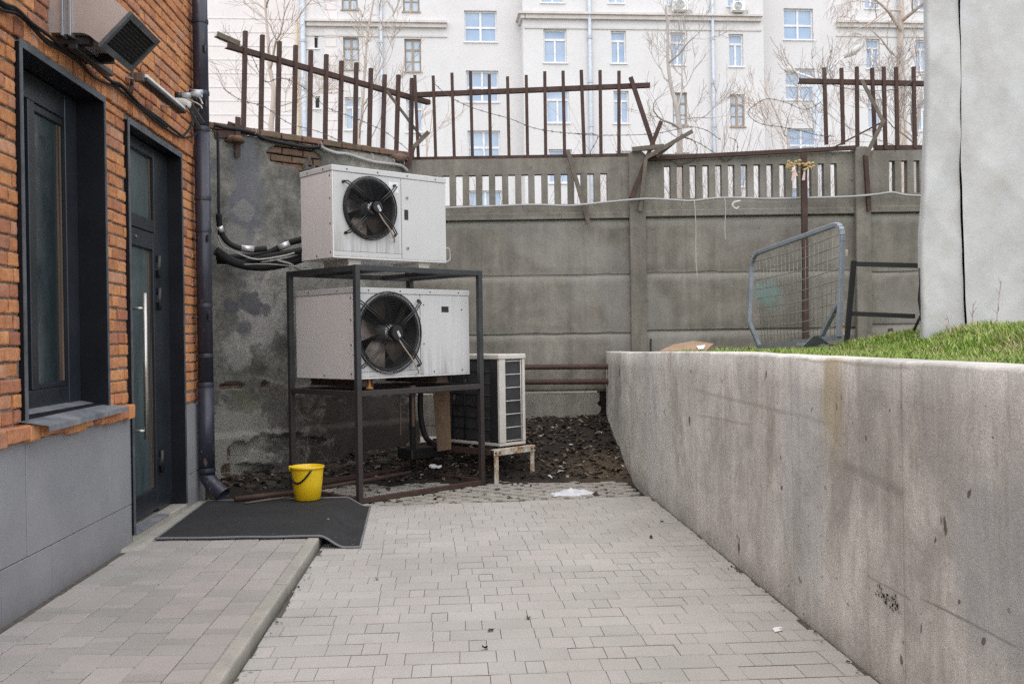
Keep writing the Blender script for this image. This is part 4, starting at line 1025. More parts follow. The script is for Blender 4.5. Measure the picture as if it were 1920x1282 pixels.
def loose(a, b, lab, m='rust', w=.045, P=fp_, ang=True, n=None, name='rusty_bar', Da=None, Db=None):
    mb = MB(); pa = P(*a) if Da is None else at(*a, Da); pb = P(*b) if Db is None else at(*b, Db)
    fd = n or -f0
    if ang: mb.angle(pa, pb, w, .008, fd)
    else: mb.bar(pa, pb, w, .012, fd)
    tag(mb.build(name, MT[m]), lab, 'metal bar', 'loose bars on the fence')
loose(c2(235, 330), c2(338, 640), 'rusty steel picket leaning left at the broken right end of the middle railing', Da=11.40, Db=11.40)
loose(c2(366, 520), c2(236, 850), 'dark rusty bar leaning steeply across the face of the concrete post under the broken railing', Da=11.30, Db=11.30)
loose(c2(500, 562), c2(300, 676), 'weathered brown bar sticking out to the upper right above the concrete post', 'oldbar', Da=11.2, Db=11.26)
loose(c2(420, 610), c2(345, 672), 'short rusty bar under the weathered bar that sticks out above the post', w=.04, Da=11.24, Db=11.26)
loose(c2(300, 676), c2(275, 905), 'narrow weathered bar hanging straight down beside the concrete post', 'oldbar', .04, Da=11.26, Db=11.30)
loose(c2(240, 640), c2(378, 626), 'short dark bar lying flat on top of the concrete post', 'oldbar', .05, Da=11.28, Db=11.28)
loose(c2(310, 680), c2(1200, 632), 'long fallen rusty rail lying along the top of the fence panel', w=.045, Da=11.34, Db=11.34)
loose(c2(1110, 630), c2(1320, 520), 'thin dark rod slanting up from the fallen rail towards the right railing', w=.018, Da=11.32, Db=11.3, ang=False)
loose(c2(1225, 345), c2(1316, 520), 'pale weathered bar slanting across the pickets of the right railing', 'oldbar', .04, Da=11.36, Db=11.30, ang=False)
loose(c2(1320, 512), c2(1243, 668), 'short bent bar below the pale weathered bar at the right railing', 'oldbar', .045, Da=11.28, Db=11.28, ang=False)
loose(c2(1243, 664), c2(1258, 905), 'dark rusty bar hanging down the second concrete post', w=.045, Da=11.28, Db=11.30)
loose(c1(893, 440), c1(1064, 668), 'pale weathered flat bar slanting across the right end of the left railing', 'oldbar', .032, P=lp_, n=LWn, ang=False)
loose(c1(1100, 642), c1(1024, 718), 'short weathered bar pointing up right where the two railings meet', 'oldbar', .05, Da=11.3, Db=11.3)
loose(c1(1026, 712), c1(998, 820), 'short dark bar standing where the two railings meet', w=.05, Da=11.3, Db=11.3)
loose(c1(1776, 730), c1(1878, 1086), 'weathered bar leaning diagonally across the slots of the first fence panel', 'oldbar', .045, Da=11.33, Db=11.33)
loose(c1(172, 570), c1(170, 765), 'short vertical rusty plate fixed to the head of the plaster wall', w=.055, P=lambda x, y: lp_(x, y, .03), n=LWn, ang=False)
loose(c1(122, 605), c1(205, 632), 'short rusty rail stub at the left end of the left railing', w=.06, P=lambda x, y: lp_(x, y, -.02), n=LWn)
loose(c1(70, 165), c1(182, 213), 'pale broken rail end reaching past the downpipe', 'oldbar', .05, P=lp_, n=LWn)
loose(c1(60, 655), c1(165, 648), 'brown rusty bracket under the left railing near the downpipe', w=.07, P=lambda x, y: lp_(x, y, .02), n=LWn)
# tall post with dried flowers
m = MB(); A, B_ = at(1507, 288, 11.2), at(1511, 665, 11.2); m.bar(A, B_, .065, .05, -f0, .004); tag(m.build('rusty_post', MT['rust']), 'tall square rusty steel post in front of the fence behind the mesh gate', 'post')
fl_ = thing('dried_flowers', 'bunch of dried yellow flowers with faded ribbons tied to the top of the rusty post', 'dried flowers', at(1500, 316, 11.14))
m = MB(); rg = random.Random(2)
for k in range(70):
    px = rg.uniform(1473, 1528); py = 311 + rg.gauss(0, 4.5) - abs(px - 1500)*.05; p = at(px, py, 11.14 + rg.uniform(-.05, .05)); chunk(m, p, rg.uniform(.010, .022), .8, rg)
m.build('flower_head', MT['flower'], fl_)
m = MB()
for (a, b_) in (((1488, 318), (1486, 338)), ((1509, 318), (1506, 338)), ((1490, 318), (1493, 330))):
    pa, pb = at(*a, 11.10), at(*b_, 11.09); m.poly([pa - r0*.008, pa + r0*.008, pb + r0*.02, pb - r0*.015])
m.build('ribbon', MT['ribbon'], fl_)
# conduits on the fence and railing
def cable(name, pts, r, lab, m, P): mb = MB(); mb.tube(smooth_path([P(*p) for p in pts], 6), r, 8); tag(mb.build(name, MT[m]), lab, 'cable')
cable('grey_conduit', [(826, 391), (860, 389), (920, 387), (1000, 384), (1060, 386), (1100, 383), (1150, 378), (1210, 373), (1262, 375), (1295, 377), (1340, 372), (1385, 371), (1440, 373), (1520, 371), (1590, 369), (1640, 365), (1673, 361), (1700, 366), (1760, 368)], .013, 'pale grey conduit running level along the concrete fence below the slots', 'gcable', lambda x, y: at(x, y, 11.28))
cable('black_cable', [c1(60, 608), c1(110, 622), c1(180, 632), c1(250, 650), c1(300, 675), c1(360, 690), c1(430, 704), c1(500, 716), c1(560, 716), c1(590, 712)], .020, 'thick black cable hung along the foot of the left railing', 'cable', lambda x, y: lp_(x, y, .03))
cable('grey_conduit', [c1(575, 712), c1(600, 728), c1(650, 745), c1(700, 750), c1(760, 768), c1(830, 788), c1(900, 797), c1(950, 803), c1(975, 812), c1(996, 832)], .018, 'pale grey conduit sagging below the left railing above the top condenser unit', 'gcable', lambda x, y: lp_(x, y, .04))
m = MB()
for (x, y) in ((252, 640), (572, 708), (822, 765), (925, 790), (972, 795)):
    p = lp_(*c1(x, y), .03); m.ring(p, .035, .003, LWd, 14, 4)
tag(m.build('cable_tie', MT['string']), 'pale cable ties holding the cable to the left railing', 'cable ties')
for (a, b_, k) in (((1302, 376), (1308, 526), 'longer'), ((1359, 372), (1361, 452), 'shorter')):
    m = MB(); pa, pb = at(*a, 11.26), at(*b_, 11.3); m.tube(smooth_path([pa, pa.lerp(pb, .3) + r0*.006, pa.lerp(pb, .7) - r0*.008, pb], 4), .004, 5); tag(m.build('string', MT['string']), k + ' of two pale strings hanging down the panel with the teal smear', 'string', 'strings')
m = MB(); m.tube(smooth_path([at(1388, 377, 11.26), at(1376, 380, 11.26), at(1374, 386, 11.26), at(1380, 392, 11.26), at(1385, 388, 11.27)], 5), .013, 6); tag(m.build('rag', MT['string']), 'small grey rag caught on the fence below the conduit', 'rag')
# barbed wire
def barbed(pts, lab):
    m = MB(); P = smooth_path(pts, 7); rg = random.Random(len(pts))
    m.tube(P, .0035, 4, caps=False); acc = 0
    for i in range(1, len(P)):
        acc += (P[i] - P[i-1]).length
        if acc > .075:
            acc = 0
            for q in range(2):
                d = Vector((rg.uniform(-1, 1), rg.uniform(-1, 1), rg.uniform(-1, 1))).normalized()*.017; m.tube([P[i] - d, P[i] + d], .0028, 3, caps=False)
    tag(m.build('barbed_wire', MT['barb']), lab, 'barbed wire', 'barbed wire strands')
w = lambda L: [at(*p, 11.38) for p in L]
barbed(w([c1(1120, 400), c1(1200, 470), c1(1300, 520), c1(1400, 552), c1(1500, 580), c1(1600, 620), c1(1700, 640), c1(1800, 650), c1(1920, 660), c2(60, 660), c2(110, 665)]), 'barbed wire sagging across the middle railing')
barbed(w([c2(0, 575), c2(80, 580), c2(180, 580), c2(270, 578), c2(360, 570), c2(430, 555), c2(500, 545), c2(560, 560), c2(620, 600)]), 'barbed wire strand near the foot of the middle railing continuing past its broken end')
barbed(w([c2(1050, 440), c2(980, 470), c2(900, 440), c2(820, 425), c2(760, 455), c2(738, 490), c2(790, 530), c2(880, 545), c2(960, 560), c2(1040, 580), c2(1110, 585)]), 'open loop of barbed wire in the gap between the middle and right railings')
barbed(w([c2(380, 665), c2(430, 700), c2(500, 690), c2(520, 640), c2(500, 600), c2(460, 590), c2(520, 610), c2(600, 660), c2(640, 690), c2(685, 660), c2(690, 610), c2(660, 590)]), 'tangled coil of barbed wire over the slots behind the mesh gate')
barbed(w([c2(1060, 330), c2(1065, 300), c2(1075, 350), c2(1120, 370), c2(1200, 385), c2(1300, 390), c2(1400, 375), c2(1460, 330), c2(1500, 320)]), 'barbed wire twisted along the top of the right railing')
lwp = lambda L: [lp_(*p, .0) for p in L]
barbed(lwp([c1(140, 190), c1(230, 260), c1(300, 395), c1(380, 380), c1(480, 420), c1(600, 520), c1(700, 560), c1(800, 600), c1(900, 650), c1(1000, 730)]), 'barbed wire drooping across the left railing from its upper left')
barbed(lwp([c1(100, 430), c1(190, 490), c1(300, 520), c1(420, 600), c1(560, 640), c1(680, 690), c1(820, 740)]), 'barbed wire low across the left railing')
# ================================================================== STAND AND CONDENSER UNITS
A45 = math.radians(45) - YAW
def root_at(name, lab, cat, xc, D, z, ang, group=None):
    p = Wc(xc, D, z); return thing(name, lab, cat, p, ang, group)
SW, SD, SH = 1.443, 1.04, 2.06
sd = root_at('steel_stand', 'tall dark grey steel frame stand carrying two white condenser units', 'stand', -1.328, 8.55, 0, A45)
def L(mb, nm, m, par): return mb.build(nm, MT[m], par, local=True)
b = .003; q = .048
for (x, y) in ((0, 0), (SW, 0), (0, SD), (SW, SD)):
    m = MB(); m.box((x - q/2, y - q/2, 0 if y == 0 else .05), (x + q/2, y + q/2, SH - .001), b); L(m, 'leg', 'stand', sd)
for (z, nm) in ((SH - .05, 'top_frame'), (.925, 'shelf_frame')):
    m = MB(); h = .05; 
    for y in (0, SD): m.box((q/2 + .001, y - q/2 + .002, z), (SW - q/2 - .001, y + q/2 - .002, z + h - .002), b)
    for x in (0, SW): m.box((x - q/2 + .002, q/2 + .001, z + .001), (x + q/2 - .002, SD - q/2 - .001, z + h - .003), b)
    for x in ((.33, 1.1) if z > 1 else (.25, .75, 1.15)): m.box((x - .03, q/2, z + .002), (x + .03, SD - q/2, z + h - .004), b)
    L(m, nm, 'stand', sd)
m = MB(); m.box((q/2, -q/2 + .004, .006), (SW - q/2, q/2 - .004, .05), b); m.box((q/2, SD - .02, .05), (SW - q/2, SD + .02, .09), b); m.box((-.02, q/2, .012), (.02, SD - q/2, .055), b); m.box((SW - .02, q/2, .015), (SW + .02, SD - q/2, .06), b)
L(m, 'bottom_rail', 'rust', sd)
m = MB(); m.box((.62, .03, .62), (.645, .05, .93), .002); m.box((.61, .025, .90), (.66, .055, .99), .002); m.box((.50, .06, .55), (.515, .075, .92), .002); L(m, 'hanging_strap', 'rust', sd)

def fan(par, cx, cz, Rg, hubr, lean):
    ft = None
    M_ = Matrix.Translation((cx, 0, cz)) @ Matrix.Rotation(math.pi/2, 4, 'X')      # local z -> -y (towards the viewer)
    m = MB(); Ri = Rg*.885
    m.lathe([(Ri + .02, .012), (Ri, .018), (Ri - .006, .0), (Ri - .012, -.16), (Ri - .06, -.20)], 56, M_)
    sh = m.build('fan_shroud', MT['shroud'], par, local=True)
    m = MB(); m.lathe([(Ri - .01, -.205), (.0, -.206)], 40, M_); m.build('fan_cavity', MT['hole'], par, local=True)
    # five sickle blades
    bl = MB()
    for k in range(5):
        a0 = 2*math.pi*k/5 + .35
        def P(i, j, a0=a0):
            s = i/9; t = j/5; r = hubr + (Ri*.955 - hubr)*s
            a = a0 + .18*s + (-.42 + .84*t)*(1 - .12*s); zz = -.070 + (t - .5)*.085*(1.1 - .3*s) - .012*math.sin(math.pi*t)
            return M_ @ Vector((r*math.cos(a), r*math.sin(a), zz))
        bl.grid(10, 6, P)
    bl.build('fan_blades', MT['blade'], par, local=True)
    m = MB(); m.lathe([(hubr*1.1, -.13), (hubr*1.1, .035), (hubr*.8, .05), (0, .05)], 28, M_); m.build('fan_hub', MT['silver'], par, local=True)
    # wire guard
    g = MB(); N = 21
    def gz(r): return .022 + .052*math.sqrt(max(0, 1 - (r/Rg)**3.2))
    for i in range(N + 1):
        r = .07 + (Rg - .07)*i/N
        g.ring(M_ @ Vector((0, 0, gz(r))), r, .0021 if i < N - 1 else .004, (0, 1, 0), 48, 3)
    for dz in (.006, .0): g.ring(M_ @ Vector((0, 0, .008 + dz)), Rg*1.005, .003, (0, 1, 0), 48, 4)
    for k in range(8):
        a = 2*math.pi*k/8 + .2; pts = [M_ @ Vector((r*math.cos(a), r*math.sin(a), gz(r) - .003)) for r in [.07 + (Rg - .07)*i/8 for i in range(9)]]
        g.tube(pts + [M_ @ Vector((Rg*math.cos(a), Rg*math.sin(a), .003))], .0019, 4)
    gd = g.build('fan_guard', MT['wire'], par, local=True)
    for a in (math.radians(142), math.radians(40), math.radians(222), math.radians(318)):
        m = MB(); ca, sa = math.cos(a), math.sin(a); p = Vector((-sa, ca, 0))*.011
        Rm = Rg*1.24
        line = [(Rm, .003), (Rm*1.0, .02), (Rm*.97, .055), (Rg*.93, .088), (Rg*.72, .096), (hubr*1.05, .085)]
        bend = [0, 0, .0, .004, .012, .0]
        for s in (-1, 1): m.tube([M_ @ (Vector((ca*r, sa*r, z)) + p*s*(1 if i > 1 else .6)) for i, (r, z) in enumerate(line)], .0062, 6)
        m.lathe([(0, .0), (.014, .0), (.014, .012), (0, .014)], 10, M_ @ Matrix.Translation((ca*Rm, sa*Rm, 0)))
        m.build('support_arm', MT['wire'], par, local=True)
    # terminal box with cable
    m = MB(); hb = hubr*1.02
    oc = [(math.cos(x)*hb*(1 if k % 2 else .93), math.sin(x)*hb*(1 if k % 2 else .93)) for k, x in enumerate([2*math.pi*i/10 + .3 for i in range(10)])]
    m.prism([M_ @ Vector((x, y, .082)) for x, y in oc], M_.to_3x3() @ Vector((0, 0, .052))); bmesh.ops.bevel(m.bm, geom=m.bm.edges[:], offset=.006, segments=2, affect='EDGES')
    mb_ = m.build('motor_box', MT['black'], par, local=True)
    m = MB(); RS = M_ @ Matrix.Translation((.012, -.012, .1352)) @ Matrix.Rotation(math.radians(-62), 4, 'Z'); m.box((-.028, -.010, -.0005), (.028, .010, .001), 0, RS)
    st = m.build('sticker', MT['sticker'], mb_, local=True)
    m = MB()
    for k in range(4): m.box((-.022 + k*.012, -.0035, .0011), (-.014 + k*.012, .0035, .0016), 0, RS)
    m.build('print', MT['black'], mb_, local=True)
    m = MB(); m.tube(smooth_path([M_ @ Vector(v) for v in ((.03, -.05, .10), (.08, -.12, .105), (Rg*.48, -Rg*.62, .10), (Rg*.75, -Rg*.92, .07), (Rg*.92, -Rg*1.02, .01))], 6), .0065, 8); m.build('cable', MT['brassy'], par, local=True)

def condenser(name, lab, xc, D, z, ang, W, Dp, H, fx_, fz, Rg, seam, seam2, handle, upper):
    t = root_at(name, lab, 'condenser unit', xc, D, z, ang, 'large white condenser units')
    lid = .052
    # cabinet: sides and back, then the front fan panel with a round opening
    m = MB(); c = .004
    zt_ = H - lid - .001; e = .018
    m.box((0, .022, 0), (e, Dp, zt_), .003); m.box((W - e, .022, 0), (W, Dp, zt_), .003); m.box((e, Dp - e, 0), (W - e, Dp - .001, zt_), 0); m.box((e, .0225, .0005), (W - e, Dp - e, e), 0); m.box((e, .0225, zt_ - e), (W - e, Dp - e, zt_ - .0005), 0)
    m.box((0, .0, 0), (.014, .0215, H - lid - .001), .002); m.box((W - .014, 0, 0), (W, .0215, H - lid - .001), .002); m.box((.0145, 0.002, 0), (W - .0145, .0215, .012), 0)
    cab = L(m, 'cabinet', 'sidelifted', t)
    m = MB(); m.box((-.006, -.006, H - lid), (W + .006, Dp + .006, H), .006, seg=2); lidp = L(m, 'lid', 'enamel', t)
    # fan panel
    m = MB(); x0, x1, z0, z1 = .0145, seam - .0025, .062, H - lid - .003; n = 64; ro = Rg*.89
    ring_ = []; outer = []
    for k in range(n):
        a = 2*math.pi*k/n; ca, sa = math.cos(a), math.sin(a)
        ring_.append(m.bm.verts.new((fx_ + ro*ca, .001, fz + ro*sa)))
        sc_ = min([((x1 - fx_)/ca) if ca > 1e-6 else 9, ((x0 - fx_)/ca) if ca < -1e-6 else 9, ((z1 - fz)/sa) if sa > 1e-6 else 9, ((z0 - fz)/sa) if sa < -1e-6 else 9])
        outer.append(m.bm.verts.new((fx_ + sc_*ca, .001, fz + sc_*sa)))
    for k in range(n):
        kk = (k+1) % n; f = m.bm.faces.new((ring_[k], ring_[kk], outer[kk], outer[k]))
    # fill corners
    for (cx_, cz_) in ((x0, z0), (x1, z0), (x1, z1), (x0, z1)):
        best = min(range(n), key=lambda k: (outer[k].co.x - cx_)**2 + (outer[k].co.z - cz_)**2)
        for k in (best, (best - 1) % n):
            a, b2 = outer[k], outer[(k+1) % n]
            if abs(a.co.x - b2.co.x) > 1e-5 and abs(a.co.z - b2.co.z) > 1e-5:
                m.bm.faces.new((a, b2, m.bm.verts.new((cx_, .001, cz_))))
    L(m, 'fan_panel', 'grimy', t)
    m = MB(); m.box((.0145, .0005, .013), (seam - .0025, .02, .059), .001); L(m, 'bottom_strip', 'grimy', t)
    m = MB(); m.box((seam + .0025, -.002, .012), (W - .001, .02, H - lid - .003), .003); L(m, 'service_panel', 'grimy' if not upper else 'enamel', t)
    m = MB(); hx, hz, hw, hh = handle; m.box((hx - hw/2, -.0045, hz - hh/2), (hx + hw/2, -.001, hz + hh/2), .002); hd = L(m, 'handle_recess', 'shroud', t)
    m = MB(); m.box((hx - hw*.32, -.0062, hz - hh*.1), (hx + hw*.32, -.0046, hz + hh*.38), .001); L(m, 'handle_lip', 'black', hd)
    m = MB()
    for i in range(4):
        m.tube([(W*(.12 + .26*i), -.0062, H - lid*.5), (W*(.12 + .26*i), -.011, H - lid*.5)], .007, 8)
    for i in range(2): m.tube([(-.0062, Dp*(.25 + .5*i), H - lid*.5), (-.011, Dp*(.25 + .5*i), H - lid*.5)], .007, 8)
    for zz in (.05, .30, .52, H - lid - .04): m.tube([(-.0002, .035, zz), (-.005, .035, zz)], .0075, 8)
    m.tube([(-.0002, Dp*.5, .03), (-.005, Dp*.5, .03)], .008, 8)
    if not upper:
        for (sx, sz) in ((seam + .04, .66), (seam + .04, .30), (W - .1, .62), (seam + .16, .04), (W - .1, .045)): m.tube([(sx, -.0022, sz), (sx, -.006, sz)], .0075, 8)
    L(m, 'screws', 'edge', t)
    if upper:
        for zz in (H*.72, H*.145):
            m = MB(); m.tube([(seam + .065, -.002, zz), (seam + .065, -.010, zz)], .014, 14); lk = L(m, 'lock', 'silver', t)
            m = MB(); m.tube([(seam + .067, -.0102, zz - .002), (seam + .067, -.0112, zz - .002)], .006, 8); L(m, 'keyhole', 'black', lk)
        m = MB(); m.box((seam - .135, -.0010, H - lid - .14), (seam - .03, .0008, H - lid - .045)); L(m, 'rating_plate', 'sticker', t)
    fan(t, fx_, fz, Rg, Rg*.19, 0)
    for x in ((.26, W - .22) if upper else (.18, W - .30)):
        m = MB(); y0, y1 = .06, Dp - .06
        pr = [(x - .07, y0, -.001), (x + .07, y0, -.001), (x + .06, y0, -.05), (x + .085, y0, -.068), (x - .085, y0, -.068), (x - .06, y0, -.05)]
        m.prism(pr, (0, y1 - y0, 0)); L(m, 'foot_channel', 'cream' if upper else 'rust', t)
    return t
up_ = condenser('condenser_unit', 'top white condenser unit with a small fan, standing on the roof of the steel stand', -1.548, 8.68, 2.135, math.radians(42) - YAW, 1.255, .535, .81, .388, .455, .282, .735, .12, (.79, .425, .045, .095), True)
lo_ = condenser('condenser_unit', 'lower white condenser unit with a large fan, on the shelf inside the steel stand', -1.376, 8.65, 1.068, A45, 1.363, .90, .805, .382, .405, .365, .752, .1, (1.056, .62, .09, .055), False)
for (x, y) in ((.20, .02),):
    m = MB(); m.lathe([(0, -.093), (.036, -.092), (.034, -.078), (.016, -.070), (.010, -.045), (.010, -.001), (0, 0)], 16, Matrix.Translation((x, y + .03, 0))); L(m, 'rubber_mount', 'orange', lo_)
m = MB(); m.tube(smooth_path([(1.262, .03, .14), (1.30, .02, .14), (1.315, .02, .10), (1.315, .02, .04), (1.29, .02, .02), (1.2, .04, -.02)], 4), .008, 6); L(m, 'side_pipe', 'gcable', up_)

# insulated pipes from behind the downpipe to the units
HS = []
def hose(pts, r, lab, m='cable', grp=None, nm='insulated_pipe'):
    mb = MB(); mb.tube(smooth_path([at(*p) for p in pts], 6), r, 10); o = mb.build(nm, MT[m]); tag(o, lab, 'pipe', grp); HS.append(o)
hose([(405, 470, 8.9), (440, 492, 9.0), (490, 500, 9.1), (540, 492, 9.15), (576, 480, 9.15)], .042, 'thickest black insulated pipe of the bundle beside the top condenser unit')
hose([(405, 482, 9.0), (450, 482, 9.05), (500, 475, 9.1), (540, 456, 9.12), (576, 447, 9.12)], .030, 'upper black insulated pipe of the bundle, taped with foil near the condenser')
hose([(408, 492, 9.05), (460, 490, 9.05), (520, 478, 9.08), (575, 468, 9.1)], .03, 'middle black insulated pipe of the bundle beside the top condenser unit')
hose([(410, 400, 8.75), (413, 430, 8.8), (425, 452, 8.85), (445, 464, 8.9), (470, 468, 8.95), (500, 466, 9.0)], .026, 'black insulated pipe coming down beside the downpipe and turning right')
hose([(408, 440, 8.8), (418, 462, 8.85), (440, 472, 8.9), (480, 486, 8.95), (530, 480, 9.0), (552, 474, 9.0)], .008, 'thin white pipe curling around the insulated pipe bundle', 'gcable')
hose([(405, 497, 9.0), (450, 496, 9.0), (500, 495, 9.05), (540, 498, 9.1), (575, 502, 9.15)], .006, 'thin pale cable under the insulated pipe bundle', 'gcable')
hose([(408, 245, 8.72), (409, 300, 8.72), (410, 380, 8.72), (411, 440, 8.8)], .013, 'thin black pipe running down just right of the downpipe')
hose([(520, 488, 9.05), (545, 495, 9.1), (560, 505, 9.2), (590, 508, 9.3)], .010, 'thin pink grey cable drooping from the pipe bundle to the stand', 'gcable')
for (a, b_, r, k) in (((452, 465, 8.91), (476, 467, 8.955), .0285, 3), ((523, 465, 9.105), (543, 456, 9.12), .032, 1), ((411, 424, 8.785), (415, 434, 8.81), .029, 3)):
    m = MB(); m.tube([at(*a), at(*b_)], r, 12); m.build('foil_tape', MT['foil'], HS[k])
hose([(789, 728, 10.0), (788, 765, 10.0), (792, 800, 10.0), (800, 822, 10.0), (815, 833, 9.9)], .028, 'black hose curving from the stand shelf to the side of the old condenser', nm='hose')
hose([(760, 500, 10.4), (764, 515, 10.4), (766, 540, 10.4)], .025, 'rusty pipe rising behind the lower condenser unit', 'rust', nm='riser_pipe')

# old condenser on a rusty table
U3 = .345; X3, Y3, H3 = .36, .78, .905
un_ = root_at('old_condenser', 'old cream framed condenser with bare dark coils on a rusty white table', 'condenser unit', -.13, 9.75, U3, A45)
m = MB(); m.box((-.01, -.01, H3 - .05), (X3 + .01, Y3 + .02, H3), .008); m.box((.0, .0, .0), (X3, Y3, .03), .004); L(m, 'lid', 'cream', un_)
m = MB(); m.box((0, -.004, .031), (.085, .03, H3 - .051), .006); m.box((X3 - .035, -.004, .031), (X3, .03, H3 - .051), .006); m.box((X3 - .03, .031, .031), (X3, Y3, H3 - .051), .003); L(m, 'corner_post', 'cream', un_)
m = MB(); m.box((.005, .031, .031), (.03, .14, H3 - .051), .003); m.box((.005, Y3 - .06, .031), (.03, Y3, H3 - .051), .003); L(m, 'side_trim', 'shroud', un_)
m = MB(); m.box((.02, .02, .031), (X3 - .031, Y3 - .001, H3 - .051)); L(m, 'coil', 'coil', un_)
m = MB()
for i in range(7):
    z = .05 + (H3 - .12)*i/6; m.tube([(.085, .004, z), (X3 - .034, .004, z)], .0045, 6)
m.tube([(X3 - .06, .003, .035), (X3 - .06, .003, H3 - .055)], .004, 6); L(m, 'guard_wires', 'cream', un_)
m = MB()
for i in range(8): z = .04 + (H3 - .10)*i/7; m.tube([(.012, .14, z), (.012, Y3 - .05, z)], .005, 6)
for y in (.14, .32, .53, Y3 - .06): m.tube([(.013, y, .035), (.013, y, H3 - .055)], .006, 6)
L(m, 'side_guard', 'black', un_)
tb = root_at('rusty_table', 'low steel table with flaking white paint and rust under the old condenser', 'stand', -.168, 9.60, 0, A45)
TW, TD, TH = .50, 1.0, .335
for (x, y) in ((0, 0), (TW, 0)):
    m = MB(); m.angle((x, y, 0.0), (x, y, TH - .001), .052, .007, (0, -1, 0)); L(m, 'leg', 'rwhite', tb)
for (x, y) in ((0, TD), (TW, TD)):
    m = MB(); m.box((x - .025, y - .02, .03), (x + .025, y + .02, TH - .05)); L(m, 'leg', 'rust', tb)
m = MB(); m.box((-.035, -.012, TH - .06), (TW + .035, .0, TH), .002); m.box((-.035, .001, TH - .008), (TW + .035, .05, TH), .001); L(m, 'front_rail', 'rwhite', tb)
m = MB(); m.box((-.034, .051, TH - .058), (-.022, TD, TH - .002), .002); m.box((TW + .02, .051, TH - .058), (TW + .034, TD, TH - .002), .002); m.box((-.02, TD - .05, TH - .055), (TW + .019, TD, TH - .003), .002); L(m, 'side_rail', 'rust', tb)
m = MB()
for x in (-.02, .035, TW - .02, TW + .02): m.tube([(x, -.013, TH - .03), (x, -.020, TH - .03)], .010, 8)
L(m, 'bolts', 'rust', tb)
cdb = MB(); pa = [at(812, 738, 10.1), at(843, 733, 9.95), at(846, 842, 9.95), at(820, 846, 10.1)]
cdb.prism(pa, f0*.012); tag(cdb.build('cardboard_sheet', MT['card']), 'upright brown cardboard sheet at the left end of the old condenser', 'cardboard')
m = MB(); p = at(790, 848, 10.15); m.box((-.22, -.12, -.05), (.22, .12, .06), .01, Matrix.Translation(p) @ Matrix.Rotation(A45, 4, 'Z')); tag(m.build('plastic_case', MT['black']), 'flat black plastic case on the dirt under the steel stand', 'case')

# snow, cardboard box, small litter
def lump(px, py, rx, ry, h, nm, lab, cat, m_):
    p = gnd(px, py, .0); m = MB(); rg = random.Random(6)
    def P(i, j):
        r = i/15; a = 2*math.pi*j/48; k = 1 + .28*nz(math.cos(a)*1.5, math.sin(a)*1.5, px) + .16*nz(math.cos(a)*4, math.sin(a)*4, 3)
        x = r*rx*k*math.cos(a); y = r*ry*k*math.sin(a)
        z = h*(1 - r**1.8)*(.75 + .8*nz(x*9, y*9, 2) + .4*nz(x*26, y*26, 5)) - .01*r + .004
        return p + Vector((x, y, z))
    m.grid(16, 49, P); tag(m.build(nm, MT[m_]), lab, cat)
lump(1076, 926, .21, .13, .055, 'snow_heap', 'small melting heap of old white snow on the grid pavers', 'snow', 'snow')
bx = thing('cardboard_box', 'flattened brown cardboard box lying on the retaining wall near the fence', 'cardboard box', at(1290, 655, 10.2))
m = MB(); P4 = [at(1236, 660, 10.0), at(1262, 648, 10.35), at(1300, 641, 10.5), at(1338, 646, 10.4), at(1322, 661, 10.0)]
m.prism(P4, (0, 0, .012)); m.prism([at(1300, 641.5, 10.45), at(1338, 646, 10.4), at(1338, 655, 10.4), at(1318, 660, 10.0)], f0*.01); m.build('flap', MT['card'], bx)
m = MB(); m.poly([at(1306, 652, 10.15) + Vector((0, 0, .02)), at(1322, 650, 10.2) + Vector((0, 0, .02)), at(1320, 657, 10.1) + Vector((0, 0, .02)), at(1310, 659, 10.05) + Vector((0, 0, .02))]); m.build('sticker', MT['sticker'], bx)
m = MB(); m.prism([at(1236, 661, 10.0), at(1258, 653, 10.2), at(1258, 660, 10.2), at(1240, 664, 10.0)], f0*.01); m.build('side', MT['card'], bx)

def leaf_quad(V, Fc, p, s, rg, flat=.5):
    a = rg.uniform(0, 6.28); u = Vector((math.cos(a), math.sin(a), rg.uniform(-flat, flat)))*s; v = Vector((-math.sin(a), math.cos(a), rg.uniform(-flat, flat)))*s*rg.uniform(.35, .75)
    i = len(V); c = Vector((0, 0, rg.uniform(0, .5)*s))
    V += [p - u, p - v*.9 + c*.3, p + u*.2 - v + c, p + u, p + v*.8 + c*.4, p - u*.3 + v]
    Fc += [(i, i+1, i+2), (i, i+2, i+3), (i, i+3, i+4), (i, i+4, i+5)]
V, Fc = [], []; rg = random.Random(9); n = 0
while n < 3000:
    D = rg.uniform(8.4, 11.4); xc = rg.uniform(-3.0, 1.4); p = r0*xc + f0*D
    if p.x > RX - .01 or p.y < road_edge(p.x) + .0 or (p.x < KX and p.y < 8.6) or (p - LW0).dot(LWn) < .06: continue
    dz_ = dirt_z(p); keep = .75 if dz_ > .02 else .05
    if xc > -.2 and D < 9.7 : keep *= .5
    if rg.random() > keep: continue
    leaf_quad(V, Fc, Vector((p.x, p.y, max(dz_, 0) + .008)), rg.choice([.012, .02, .028, .04]), rg); n += 1
for k in range(90):
    p = mpt(rg.betavariate(3, 1.3), rg.random(), .004); leaf_quad(V, Fc, p, rg.choice([.004, .006, .010]), rg, .15)
